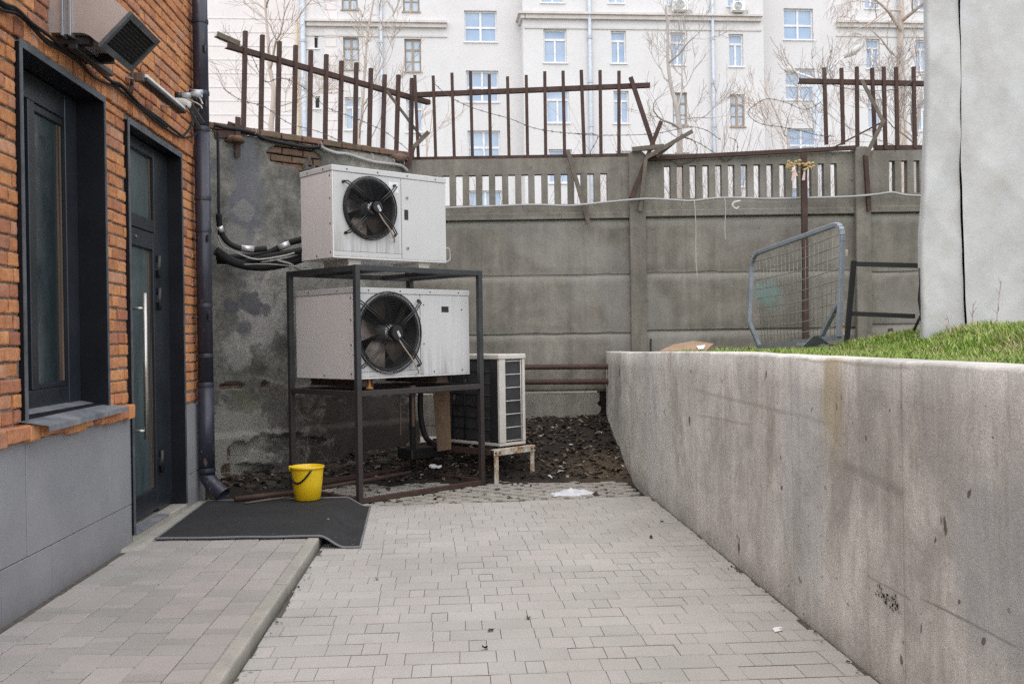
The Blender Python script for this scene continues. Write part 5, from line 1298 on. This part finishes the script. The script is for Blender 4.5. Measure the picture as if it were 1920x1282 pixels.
for k in range(260):     # bits gathered along the kerb and wall feet and on the paving
    q_ = rg.random()
    if q_ < .4: p = Vector((RX - abs(rg.gauss(0, .03)) - .008, rg.uniform(2.5, 8.8), .006))
    elif q_ < .75: p = Vector((KX + abs(rg.gauss(0, .025)) + .01, rg.uniform(2.5, 6.8), .006))
    else: p = Vector((rg.uniform(XW + .05, KX - .1), rg.uniform(8.3, 8.6), SWZ + .006))
    leaf_quad(V, Fc, p, rg.choice([.005, .008, .012]), rg, .3)
me = bpy.data.meshes.new('fallen_leaves'); me.from_pydata(V, [], Fc); me.materials.append(MT['leaf']); o = bpy.data.objects.new('fallen_leaves', me); COL.objects.link(o)
tag(o, 'dead brown leaves and scraps scattered over the dirt and along the wall feet', 'fallen leaves', kind='stuff')
def one_leaf(px, py, s, lab, m_='leaf', nm='dead_leaf', cat='leaf'):
    V, Fc = [], []; rg = random.Random(px); leaf_quad(V, Fc, Vector((0, 0, s*.25)), s, rg, .7); leaf_quad(V, Fc, Vector((s*.3, s*.2, s*.3)), s*.7, rg, .9)
    me = bpy.data.meshes.new(nm); me.from_pydata(V, [], Fc); me.materials.append(MT[m_]); o = bpy.data.objects.new(nm, me); COL.objects.link(o); o.location = gnd(px, py, .002); tag(o, lab, cat)
one_leaf(1220, 1008, .024, 'curled brown leaf on the paving, nearer of two beside the retaining wall'); one_leaf(1241, 978, .022, 'curled dark leaf on the paving, farther of two beside the retaining wall')
one_leaf(706, 1086, .016, 'tiny dark leaf on the paving right of the kerb')
one_leaf(990, 1160, .018, 'small dry leaf on the paving in front of the stand'); one_leaf(920, 1183, .02, 'dry pale brown leaf in a paving joint, centre of the yard'); one_leaf(908, 1216, .02, 'crumpled scrap on the paving, nearest in the middle of the yard')
one_leaf(1458, 1182, .03, 'small piece of clear crumpled plastic on the paving by the wall', 'sticker', 'plastic_scrap', 'scrap'); one_leaf(910, 906, .05, 'rust brown leaf at the foot of the stand beside the table leg')
m = MB(); m.tube([gnd(458, 943, SWZ + .03), gnd(500, 937, SWZ + .03), gnd(545, 931, .11)], .008, 6); tag(m.build('stick', MT['oldbar']), 'thin brown stick lying across the back edge of the mat', 'stick')
for (a, b_, r, lab) in (((440, 935), (560, 922), .022, 'rusty pipe lying on the ground between the mat and the old wall'), ((600, 915), (770, 885), .018, 'long rusty bar lying on the dirt under the steel stand')):
    m = MB(); m.tube([gnd(*a, .12), gnd(*b_, .12)], r, 8); tag(m.build('ground_bar', MT['rust']), lab, 'metal bar')
lumpz = [(965, 852, 9.9)]
m = MB(); p = at(812, 868, 9.9); p.z -= .03; chunk(m, p, .05, .45, random.Random(3)); chunk(m, p + Vector((.06, .03, -.01)), .035, .5, random.Random(5)); tag(m.build('plastic_bag', MT['sticker']), 'crumpled pale plastic bag on the dirt below the old condenser', 'plastic bag')

# ================================================================== RIGHT SIDE: sheeting, gate, frame, stub
hd = thing('white_sheeting', 'tall wavy white sheeting standing on the grass mound at the right edge', 'sheeting', at(1830, 622, 7.0))
TX0 = (1728 - 960)*7/F; 
def sheet(x0, x1, z0, z1, seed, dy=0, edge=.02):
    m = MB(); nx, nzz = 60, 120
    def P(i, j):
        s = i/(nx-1); t = j/(nzz-1); x = x0(t) + (x1(t) - x0(t))*s; z = z0 + (z1 - z0)*t
        d = .035*nz(x*1.6, z*.8, seed) + .015*nz(x*5, z*2.2, seed + 3) + .012*math.sin(z*2 + x*3.0)
        d += .035*abs(nz(x*1.7 + z*1.3, z*.5 - x*.4, seed + 9)) + .012*abs(nz(x*4 - z*2, z*1.3, seed + 2)) + .004*abs(nz(x*9 + z*3, z*3 - x*2, seed + 5))
        if seed == 1 and i < 4: d += (.10, .05, .02, .005)[i]; x = x0(t) + (.012, .003, .0, .004)[i]
        if j == 0: z += .02*nz(x*4, seed)
        return CF @ Vector((x, 7.0 + dy + d, z))
    m.grid(nx, nzz, P); return m
def lx(t): z = 1.44 + 2.74*t; return TX0 + .01 + .062*sstep(1.5, 3.4, z) + .005*nz(z*6, 3) + .008*nz(z*1.6, 8)
xs1 = (1811 - 960)*7/F
def seam_x(t): z = 1.44 + 2.74*t; return xs1 + .012*nz(z*1.3, 5) + .004*nz(z*5, 2) - .018*sstep(1.4, 3.6, z)
s1 = sheet(lx, lambda t: seam_x(t) - .0015 - .004*abs(nz(t*6, 2)), 1.36, 4.1, 1); s1.build('left_sheet', MT['tarp'], hd)
s2 = sheet(lambda t: seam_x(t) + .0015 + .005*abs(nz(t*5, 7)), lambda t: 4.6, 1.36, 4.1, 2, -.008); s2.build('main_sheet', MT['tarp'], hd)
m = MB(); m.box((TX0 + .16, 7.10, 1.3), (4.6, 7.16, 4.08), 0, CF); m.build('backing', MT['hole'], hd)
m = MB(); pts = [CF @ Vector((TX0 + .02 + .03*nz(i*.7, 3) - (.04 if 4 < i < 7 else 0) - (.05 if i == 0 else 0), 7.06, 1.42 + i*.11)) for i in range(13)]; pts = pts[:5]; m.tube(pts, [.010 + .012*max(0, nz(i*1.3, 5)) for i in range(5)], 7); m.build('torn_lining', MT['black'], hd)
m = MB(); m.prism([CF @ Vector(v) for v in (((1797-960)*7/F, 6.93, 3.80), ((1835-960)*7/F, 6.93, 3.93), ((1835-960)*7/F, 6.93, 4.12), ((1797-960)*7/F, 6.93, 4.12))], f0*.012); m.build('overlap_flap', MT['tarp'], hd)
m = MB()
for (px, py) in ((1690+104, 300),): pass
# mesh gate
TLp, TRp, BRp, BLp = at(1410, 478, 10.3), at(1581, 416, 8.3), at(1573, 632, 8.3), at(1424, 650, 10.3)
gt = thing('mesh_gate', 'blue grey steel gate panel filled with wire mesh, leaning on its foot on the grass', 'gate', at(1500, 650, 9.2))
def gp(s, t):  # bilinear
    return (BLp.lerp(BRp, s)).lerp(TLp.lerp(TRp, s), t)
def corner(a, b, c, k=6, r=.17):
    d1 = (a - b).normalized()*r; d2 = (c - b).normalized()*r; return [(b + d1)*(1-u)**2 + b*2*u*(1-u) + (b + d2)*u*u for u in [i/k for i in range(k+1)]]
BL2 = at(1405, 605, 10.3)
path = [BRp + (TRp - BRp)*0] + corner(BRp, TRp, TLp) + corner(TRp, TLp, BL2) + [BL2, BLp]
gn = (TRp - TLp).cross(TLp - BLp).normalized()
m = MB()
for a, b_ in zip(path[:-1], path[1:]): m.bar(a, b_ + (b_ - a).normalized()*.004, .042, .042, gn, .006)
m.bar(BLp, BRp, .04, .045, gn); m.build('frame', MT['blueframe'], gt)
m = MB()
for i in range(1, 10): m.tube(smooth_path([gp(.015, .02 + i/10), gp(.3, .012 + i/10 - .012), gp(.6, i/10 - .012), gp(.99, i/10 + .004)], 3), .0045, 5)
for i in range(1, 22): m.tube([gp(i/22, .01), gp(i/22 + .004*nz(i, 2), .97)], .0022, 4)
m.build('wire_mesh', MT['gwire'], gt)
m = MB(); m.bar(gp(.985, .30), gp(.80, .01), .03, .04, gn)
fp0 = at(1532, 636, 8.5); base = at(1530, 648, 8.6)
m.prism([base - r0*.12 + Vector((0, 0, -.01)), base + r0*.14 + Vector((0, 0, -.01)), fp0 + r0*.02 + Vector((0, 0, .03)), fp0 - r0*.03 + Vector((0, 0, .03))], f0*.02)
m.bar(at(1495, 645, 8.7), at(1580, 648, 8.5), .04, .02); m.build('foot', MT['blueframe'], gt)
m = MB(); m.bar(gp(1, .76) + r0*.03, gp(1, .70) + r0*.03, .03, .012); m.bar(gp(1, .12) + r0*.03, gp(1, .02) + r0*.03, .03, .012); m.build('hinge', MT['rwhite'], gt)
# black frame
bf = thing('steel_barrier', 'black square tube frame standing between the mesh gate and the white sheeting', 'frame', at(1588, 652, 8.9))
m = MB(); m.bar(at(1601, 489, 8.9), at(1586, 656, 8.9), .04, .04, f0); m.build('leg', MT['blackframe'], bf)
m = MB(); m.bar(at(1604, 495, 8.905), at(1800, 500, 8.6), .04, .04); m.build('top_rail', MT['blackframe'], bf)
m = MB(); m.bar(at(1597, 588, 8.905), at(1716, 593, 8.7), .04, .04); m.build('middle_rail', MT['blackframe'], bf)
m = MB(); m.tube([at(1669, 616, 8.3), at(1676, 650, 8.3)], .022, 14); tag(m.build('pipe_stub', MT['rust']), 'short rusty pipe stub sticking out of the grass', 'pipe')
m = MB(); m.bar(at(1220, 635, 11.0), at(1220, 662, 11.0), .02, .02); tag(m.build('short_stake', MT['blackframe']), 'short dark stake behind the far end of the retaining wall', 'stake')
# dry weed stems in front of the sheeting
rg = random.Random(13)
for k, (px, h, lab) in enumerate(((1776, .16, 'dry weed stem left of the sheeting seam'), (1820, .20, 'dry weed stem at the sheeting seam'), (1868, .34, 'tallest dry reddish weed stem before the white sheeting'))):
    b_ = at(px, 624, 6.75); b_.z = soil_z(b_.x, b_.y); m = MB()
    tip = b_ + Vector((.02*k, 0, h)); m.tube(smooth_path([b_, b_ + Vector((.015, 0, h*.5)), tip], 4), .003, 5)
    for i in range(6):
        s = b_.lerp(tip, rg.uniform(.3, .95)); m.tube([s, s + Vector((rg.uniform(-.05, .05), rg.uniform(-.03, .03), rg.uniform(.02, .06)))], .0018, 4)
    tag(m.build('dry_weed', MT['twig']), lab, 'weed', 'dry weeds')
# ================================================================== APARTMENT BUILDING BEHIND
BD = 46.0; BPH = math.radians(5.0)
bp0 = r0*((900 - 960)*BD/F) + f0*BD
bu = (r0*math.cos(BPH) + f0*math.sin(BPH)).normalized(); bn = Vector((bu.y, -bu.x, 0))       # towards the yard
if bn.dot(f0) > 0: bn = -bn
def bpt(px, py, off=0): return plane(px, py, bp0 + bn*off, bn)
def uz_(px, py, off=0):
    p = bpt(px, py, off); return (p - bp0).dot(bu), p.z
ab = thing('apartment_building', 'pale four storey apartment building filling the view behind the fence', 'building', (bp0.x, bp0.y, 0))
W_ = []        # (x0,x1,y0,y1, style, off)
STEP = 112.5
def colw(x0, x1, y0, y1, style, off=0, rows=(0, 1, 2, 3), dx=3.2, st=None):
    for r in rows:
        k = r - 1; s = (st or {}).get(r, style)
        W_.append((x0 + dx*k, x1 + dx*k, y0 + STEP*k, y1 + STEP*k, s, off))
colw(643, 674, 70, 131, 'brown', 0, st={2: 'white', 3: 'white'}); colw(758, 790, 73, 135, 'brown', 0, st={2: 'white', 3: 'white'})
colw(574, 597, 68, 91, 'small', 0, rows=(1, 2, 3))
colw(870, 932, 20, 79, 'stair', 0, rows=(1, 2, 3, 4))
colw(1018.6, 1063, 55, 118, 'white', 1, dx=5); colw(1145, 1174.5, 58, 119, 'white', 1, dx=5); colw(1257, 1285, 61, 122, 'white', 1, dx=4, st={2: 'brown'}); colw(1366, 1394, 64, 125, 'white', 1, dx=3, st={2: 'brown'})
colw(1469, 1525, 16, 75, 'stair', 0, rows=(1, 2, 3, 4)); colw(1624, 1650, 73, 129, 'white', 0); colw(1716, 1740, 75, 133, 'white', 0); colw(1810, 1836, 77, 135, 'white', 0)
colw(455, 490, 62, 124, 'white', 0, rows=(3,))
OFF = 1.0
def hol(w): 
    o = OFF if w[5] else 0
    a, z1 = uz_(w[0], w[2], o); b, z0 = uz_(w[1], w[3], o); return (a, b, z0, z1)
zlo, zhi = -.5, uz_(900, -120)[1]
e590 = uz_(590, 100)[0]; e975 = uz_(981, 100, OFF)[0]; e1437 = uz_(1432, 100, OFF)[0]; e300 = uz_(330, 100)[0]; e2000 = uz_(2100, 100)[0]
zz = Vector((0, 0, 1))
def wallpart(nm, m_, u0, u1, off, ws):
    m = MB(); hs = [hol(w) for w in ws]; o = bp0 + bn*off
    o = Vector((o.x, o.y, 0)); holed(m, o, bu, zz, u0, u1, zlo, zhi, hs, extra_x=[u0 + (u1-u0)*i/8 for i in range(9)])
    for (a, b, c, d) in hs:      # reveals
        P = lambda u, z, n: o + bu*u + zz*z + bn*n
        for (q0, q1) in (((a, c), (b, c)), ((b, c), (b, d)), ((b, d), (a, d)), ((a, d), (a, c))):
            m.poly([P(*q0, 0), P(*q1, 0), P(*q1, -.28), P(*q0, -.28)])
    return m
L_ = [w for w in W_ if not w[5] and w[1] < 560]; M1 = [w for w in W_ if not w[5] and 560 < w[1] < 975]; R1 = [w for w in W_ if not w[5] and w[0] > 1430]; C1 = [w for w in W_ if w[5]]
wallpart('wall', 'pinkfac', e300, e590, 0, L_).build('side_wall', MT['pinkfac'], ab)
m = wallpart('wall', 'facade', e590, e975, 0, M1); m.absorb(wallpart('wall', 'facade', e1437, e2000, 0, R1), 0)
m.absorb(wallpart('wall', 'facade', e975, e1437, OFF, C1), 0)
ob0 = Vector((bp0.x, bp0.y, 0))
for u in (e975, e1437): m.poly([ob0 + bu*u + zz*zlo, ob0 + bu*u + bn*OFF + zz*zlo, ob0 + bu*u + bn*OFF + zz*zhi, ob0 + bu*u + zz*zhi])
m.box((0, 0, 0), (e2000 - e300, 10, zhi - zlo), 0, Matrix.Translation(ob0 + bu*e300 - bn*.4 + zz*zlo) @ Matrix(((bu.x, -bn.x, 0, 0), (bu.y, -bn.y, 0, 0), (0, 0, 1, 0), (0, 0, 0, 1))))
m.build('wall', MT['facade'], ab)
BM = Matrix(((bu.x, -bn.x, 0, ob0.x), (bu.y, -bn.y, 0, ob0.y), (0, 0, 1, 0), (0, 0, 0, 1)))     # (u, back, z)
for w in W_:
    a, b, c, d = hol(w); off = OFF if w[5] else 0; s = w[4]; y = -off + .13
    if d < zlo + .3: continue
    c = max(c, zlo + .05)
    m = MB(); t = .07 if s != 'small' else .05
    def fb(u0, u1, z0, z1, dy=0): m.box((u0, y - dy, z0), (u1, y + .08, z1), 0, BM)
    fb(a, a + t, c, d); fb(b - t, b, c, d); fb(a + t, b - t, d - t, d, .002); fb(a + t, b - t, c, c + t, .002)
    h = d - c; mid = (a + b)/2
    if s == 'stair':
        fb(mid - .05, mid + .05, c + t, d - t, -.002); fb(a + t, mid - .05, c + h*.47 - .05, c + h*.47 + .05, .004); fb(mid + .05, b - t, c + h*.47 - .05, c + h*.47 + .05, .004)
    elif s == 'white':
        tr = c + h*.70; fb(a + t, b - t, tr - .05, tr + .05, .004); fb(mid - .045, mid + .045, c + t, tr - .05, -.002)
    elif s == 'brown':
        tr = c + h*.68; fb(mid - .05, mid + .05, c + t, d - t, -.002); fb(a + t, mid - .05, tr - .04, tr + .04, .004); fb(mid + .05, b - t, tr - .04, tr + .04, .004); fb(a + t, mid - .05, c + h*.33 - .015, c + h*.33 + .015, .001); fb(mid + .05, b - t, c + h*.33 - .015, c + h*.33 + .015, .001)
    m.box((a - .05, -off - .06, c - .06), (b + .05, y + .0, c - .001), 0, BM)
    wo = m.build('window', MT['bframe' if s == 'brown' else 'wframe'], ab)
    g = MB(); g.box((a + .01, y + .04, c + .01), (b - .01, y + .055, d - .01), 0, BM); g.build('pane', MT['pglass' if s == 'brown' else ('coil' if s == 'small' else 'sglass')], wo)
# cornices
def corn(px0, px1, py, off, ret=False):
    a, z = uz_(px0, py, off); b, z2 = uz_(px1, py, off); z = (z + z2)/2
    m = MB(); m.box((a, -off - .30, z - .02), (b, -off + .02, z + .08), 0, BM); m.box((a + .03, -off - .18, z - .20), (b - .03, -off + .02, z - .021), 0, BM); m.box((a, -off - .05, z - .62), (b, -off + .02, z - .54), 0, BM)
    if ret: m.box((a - .30, -off - .301, z - .021), (a + .001, .02, z + .079), 0, BM); m.box((a - .18, -off - .18, z - .2), (a + .001, .02, z - .022), 0, BM)
    m.build('cornice', MT['cornice'], ab)
corn(574, 838, 44, 0); corn(983, 1427, 31, OFF, True); corn(1567, 1800, 46, 0)
m = MB()      # rusticated bands of the side wing and quoins
for i in range(26):
    z = zlo + 1 + i*.62; m.box((e300, -.02, z), (e590 - .9, .0 - .001, z + .045), 0, BM)
u0, u1 = uz_(611, 100)[0], uz_(631, 100)[0]
for i in range(40):
    z = zlo + 1 + i*.42; m.box((u0 - .06*(i % 2), -.025, z), (u1 + .06*(i % 2), -.001, z + .38), 0, BM)
m.build('bands', MT['pinkfac'], ab)
for (px, off, r) in ((570, 0, .12), (716, 0, .075), (1106, OFF, .085), (1336, OFF, .075), (1687, 0, .12)):
    u = uz_(px, 150, off)[0]; m = MB(); m.tube([BM @ Vector((u, -off - .14, zlo)), BM @ Vector((u, -off - .14, zhi))], r, 12)
    for k in range(9): m.lathe([(r + .02, -.06), (r + .025, .06)], 12, Matrix.Translation(BM @ Vector((u, -off - .14, 1 + k*2.0))))
    m.build('downpipe', MT['galvpipe'], ab)
m = MB(); u = uz_(559, 150)[0]; m.tube([BM @ Vector((u, -.1, zlo)), BM @ Vector((u, -.1, zhi - 4))], .03, 8); m.build('gas_pipe', MT['flower'], ab)
# two small outdoor units below windows
for (x0, x1, y0, y1, lab) in ((1258, 1285, 5, 26, 'small white outdoor unit on the far facade, left of two near the top'), (1368, 1391, 9, 27, 'small white outdoor unit on the far facade, right of two near the top')):
    a, z1 = uz_(x0, y0, OFF); b, z0 = uz_(x1, y1, OFF)
    t = thing('outdoor_unit', lab, 'outdoor unit', BM @ Vector(((a+b)/2, -OFF - .3, z0)), 0, 'outdoor units on the far facade')
    m = MB(); m.box((a, -OFF - .5, z0), (b, -OFF - .08, z1), .02, BM); m.build('casing', MT['lamp'], t)
    r = (z1 - z0)*.40; cx_ = a + (b - a)*.42; M2 = BM @ Matrix.Translation((cx_, -OFF - .505, (z0+z1)/2)) @ Matrix.Rotation(math.pi/2, 4, 'X')
    m = MB(); m.lathe([(r, 0), (0, .002)], 24, M2); m.build('fan_opening', MT['galv'], t)
    m = MB()
    for q_ in (.25, .5, .75, 1): m.ring(M2 @ Vector((0, 0, .01)), r*q_, .012, bn, 24, 4)
    m.build('fan_guard', MT['lampgrey'], t)
    m = MB(); m.box((a + .05, -OFF - .45, z0 - .05), (b - .05, -OFF, z0 - .002), 0, BM); m.build('bracket', MT['lampgrey'], t); m = MB(); m.tube([BM @ Vector((b + .02, -OFF - .25, z0 + .1)), BM @ Vector((b + .25, -OFF - .1, z0 + .12)), BM @ Vector((b + .28, -OFF - .02, z0 - .3))], .03, 6); m.build('refrigerant_pipe', MT['lampgrey'], t)

# street lamp
sl = thing('street_lamp', 'grey street lamp with two arms in front of the far apartment building', 'street lamp', (at(1537, 640, 26).x, at(1537, 640, 26).y, 0))
m = MB(); tp = at(1532, 150, 26); bs = Vector((tp.x + .02, tp.y, -.05)); m.tube([bs, bs.lerp(tp, .5), tp], [.16, .13, .10], 14); m.build('pole', MT['galvpipe'], sl)
for (a, b_, hl, fl2) in (((1533, 148), (1582, 107), (1616, 86), 1), ((1533, 150), (1492, 136), (1470, 129), 0)):
    m = MB(); m.tube([at(*a, 26), at(*b_, 26)], .035, 8); m.build('arm', MT['wframe'], sl)
    m = MB(); A_, B2 = at(*b_, 26), at(*hl, 26); d = B2 - A_
    m.tube([A_, A_ + d*.2, A_ + d*.5, A_ + d*.8, B2], [.04, .075, .10, .09, .03], 12); h_ = m.build('lamp_head', MT['lampgrey'], sl)
    m = MB(); m.tube([A_ + d*.3 - zz*.05, A_ + d*.6 - zz*.07, A_ + d*.85 - zz*.05], [.045, .06, .035], 10); m.build('lens', MT['sticker'], h_)

# ================================================================== BARE TREES
def branch(mb, p, d, L, r, depth, rg, droop=0, spread=.55, kink=.18, minr=.004, nb=(2, 4), tw=5):
    n = 5 if depth > 1 else 4; pts = [p]; rs = [r]; q = p.copy(); dd = d.normalized()
    for i in range(n):
        dd = (dd + Vector((rg.gauss(0, kink), rg.gauss(0, kink), rg.gauss(0, kink*.7) + .05 - droop*(.35 if depth < 2 else .05)))).normalized()
        q = q + dd*L/n; pts.append(q.copy()); rs.append(max(minr, r*(1 - .55*(i+1)/n)))
    mb.tube(pts, rs, 7 if r > .05 else (5 if r > .015 else 3), caps=False)
    if depth <= 0: return
    for k in range(rg.randint(*nb)):
        t = rg.uniform(.25, 1); i = min(n - 1, int(t*n)); s = pts[i].lerp(pts[i+1], t*n - i)
        a = Vector((rg.gauss(0, 1), rg.gauss(0, 1), rg.gauss(0, .6))); a = (a - dd*a.dot(dd)).normalized()
        branch(mb, s, dd*(1 - spread) + a*spread + Vector((0, 0, .15)), L*rg.uniform(.45, .75), max(minr, rs[i]*rg.uniform(.4, .62)), depth - 1, rg, droop, spread, kink, minr, nb, tw)
    branch(mb, pts[-1], dd, L*.6, max(minr, rs[-1]*.9), depth - 1, rg, droop, spread, kink, minr, nb, tw)
def tree(lab, D, trunk, r0_, seed, limbs, m_='bark', grp='bare trees behind the fence', droop=0, minr=.0035, nm='bare_tree', cat='tree'):
    rg = random.Random(seed); b = at(*trunk[0], D); t = thing(nm, lab, cat, (b.x, b.y, 0), 0, grp)
    P = smooth_path([Vector((b.x, b.y, 0))] + [at(*p, D) for p in trunk], 5); n = len(P)
    m = MB(); m.tube(P, [r0_*(1 - .72*i/(n-1)) for i in range(n)], 9); m.build('trunk', MT[m_], t)
    m = MB()
    for (px, py, ex, ey, rr_, dep) in limbs:
        s = at(px, py, D); e = at(ex, ey, D + rg.uniform(-1.2, 1.2)); branch(m, s, e - s, (e - s).length*.75, rr_*.55, dep, rg, droop, .5, .16, minr)
    m.build('branches', MT[m_], t); return t
tree('slender tan bare tree rising behind the left railing near the downpipe', 17, [(508, 300), (511, 210), (513, 165), (506, 130), (503, 80), (499, 30), (496, -30)], .055, 3,
     [(506, 130, 560, 20, .05, 3), (512, 165, 440, 90, .028, 3), (499, 20, 440, -40, .03, 3), (499, 15, 540, -40, .03, 3), (511, 205, 600, 150, .03, 3), (510, 240, 430, 190, .024, 3), (504, 100, 460, 40, .02, 2), (555, 40, 600, -30, .03, 2), (511, 205, 570, 260, .018, 3), (508, 150, 620, 120, .018, 3)])
tree('thin young tree with leaning stems behind the middle of the left railing', 16, [(672, 300), (678, 220), (684, 130), (690, 60), (705, -20)], .04, 8,
     [(680, 200, 740, 90, .02, 3), (684, 130, 640, 40, .018, 3), (674, 260, 700, 170, .022, 2), (688, 80, 740, 0, .014, 3), (690, 270, 760, 150, .020, 3), (684, 110, 650, 60, .01, 2)])
tree('small clump of thin shoots behind the meeting point of the railings', 15, [(800, 300), (806, 250), (812, 200)], .018, 5,
     [(803, 280, 770, 180, .012, 2), (806, 260, 845, 180, .012, 2), (800, 290, 830, 240, .010, 2)], nm='young_tree')
tree('grey bare tree with an arching lower branch behind the broken railing gap', 19, [(1275, 310), (1275, 250), (1268, 200), (1258, 160), (1252, 110), (1252, 60), (1248, 10)], .062, 21,
     [(1273, 240, 1205, 190, .05, 3), (1270, 205, 1330, 120, .045, 3), (1256, 155, 1200, 95, .04, 3), (1252, 120, 1300, 50, .04, 3), (1252, 80, 1220, 20, .03, 3), (1272, 225, 1330, 210, .03, 3), (1274, 260, 1220, 240, .025, 3)], 'bark2')
tree('tall drooping bare tree behind the right railing, weeping twigs', 22, [(1692, 300), (1690, 200), (1688, 100), (1690, 0), (1695, -80)], .13, 31,
     [(1690, 60, 1640, -20, .09, 4), (1690, 40, 1750, -30, .09, 4), (1688, 110, 1620, 60, .06, 4), (1690, 130, 1745, 70, .06, 4), (1690, 20, 1600, 20, .05, 4), (1690, 90, 1650, 150, .03, 4), (1690, 0, 1560, -20, .06, 4)], 'bark', droop=1.0)
tree('low spreading bare tree just behind the right end of the fence', 14.5, [(1715, 300), (1717, 255), (1722, 220), (1730, 170)], .05, 17,
     [(1717, 260, 1640, 170, .035, 3), (1720, 235, 1760, 150, .04, 3), (1716, 270, 1660, 230, .03, 3), (1716, 262, 1590, 200, .028, 4), (1722, 215, 1690, 140, .025, 3), (1715, 280, 1560, 250, .022, 4)], 'bark2')
tree('sparse bare saplings between the fence and the far facade, right of centre', 18, [(1480, 310), (1470, 250), (1450, 200), (1430, 160)], .03, 37,
     [(1475, 270, 1400, 190, .018, 3), (1470, 250, 1520, 180, .016, 3), (1478, 290, 1420, 240, .016, 3), (1450, 200, 1390, 180, .012, 3)], nm='young_tree')
def bush(lab, px, py, D, w, h, n, seed, m_='twig'):
    rg = random.Random(seed); c = at(px, py, D); m = MB(); b = Vector((c.x, c.y, 0)); H = c.z
    for k in range(n):
        s = b + r0*rg.uniform(-w, w) + f0*rg.uniform(-w*.5, w*.5); d = Vector((rg.gauss(0, .22), rg.gauss(0, .2), 1)); branch(m, s, d, H*h*rg.uniform(.65, 1.05), .009, 2, rg, 0, .35, .12, .003, (3, 5))
    o = m.build('bare_bush', MT[m_]); tag(o, lab, 'bush', 'bare bushes behind the fence')
bush('pinkish bare bush behind the fence right of the grey tree', 1345, 262, 17, 1.1, .62, 34, 2)
bush('low bare bush behind the slots of the first fence panel', 1080, 290, 16, 1.6, .55, 26, 5)
bush('twiggy bare bush behind the third fence panel', 1690, 250, 17, 1.0, .6, 26, 7)
bush('bare bush behind the slots of the panel with the teal smear', 1450, 300, 15, 1.6, .55, 26, 9)
bush('thin bare bush behind the left railing', 560, 220, 18, 1.5, .55, 14, 12)

# ================================================================== LIGHT AND CAMERA
SUN_EL, SUN_AZ = 62, 193        # azimuth clockwise from +Y: from behind the camera, to the right
wd = bpy.data.worlds.new('World'); sc.world = wd; wd.use_nodes = True; nt = wd.node_tree
sky = nt.nodes.new('ShaderNodeTexSky'); sky.sky_type = 'NISHITA'; sky.sun_disc = False; sky.sun_elevation = math.radians(SUN_EL); sky.sun_rotation = math.radians(SUN_AZ)
sky.air_density = 1.0; sky.dust_density = 2.0; sky.ozone_density = .6
bg = nt.nodes['Background']; bg.inputs['Strength'].default_value = .15; nt.links.new(sky.outputs[0], bg.inputs['Color'])
sd_ = bpy.data.lights.new('sun', 'SUN'); sd_.energy = 5.0; sd_.angle = math.radians(165); sd_.color = (1, .985, .95)
so_ = bpy.data.objects.new('sun', sd_); COL.objects.link(so_); so_.location = (5, -5, 12)
az = math.radians(SUN_AZ); el = math.radians(SUN_EL); sdir = Vector((math.sin(az)*math.cos(el), math.cos(az)*math.cos(el), math.sin(el)))
so_.rotation_euler = (-sdir).to_track_quat('-Z', 'Y').to_euler()
cd = bpy.data.cameras.new('camera'); cam = bpy.data.objects.new('camera', cd); COL.objects.link(cam)
cd.lens = 35; cd.sensor_width = 36; cd.sensor_fit = 'HORIZONTAL'; cd.clip_start = .05; cd.clip_end = 1000
cam.matrix_world = Matrix(((rt.x, up.x, -fw.x, CAM.x), (rt.y, up.y, -fw.y, CAM.y), (rt.z, up.z, -fw.z, CAM.z), (0, 0, 0, 1)))
sc.camera = cam
sc.render.engine = 'CYCLES'
sc.view_settings.view_transform = 'Standard'; sc.view_settings.look = 'None'; sc.view_settings.exposure = 0; sc.view_settings.gamma = 1
sc.cycles.use_denoising = False; sc.cycles.max_bounces = 8; sc.cycles.diffuse_bounces = 4
sc.render.resolution_x, sc.render.resolution_y = 1024, 683
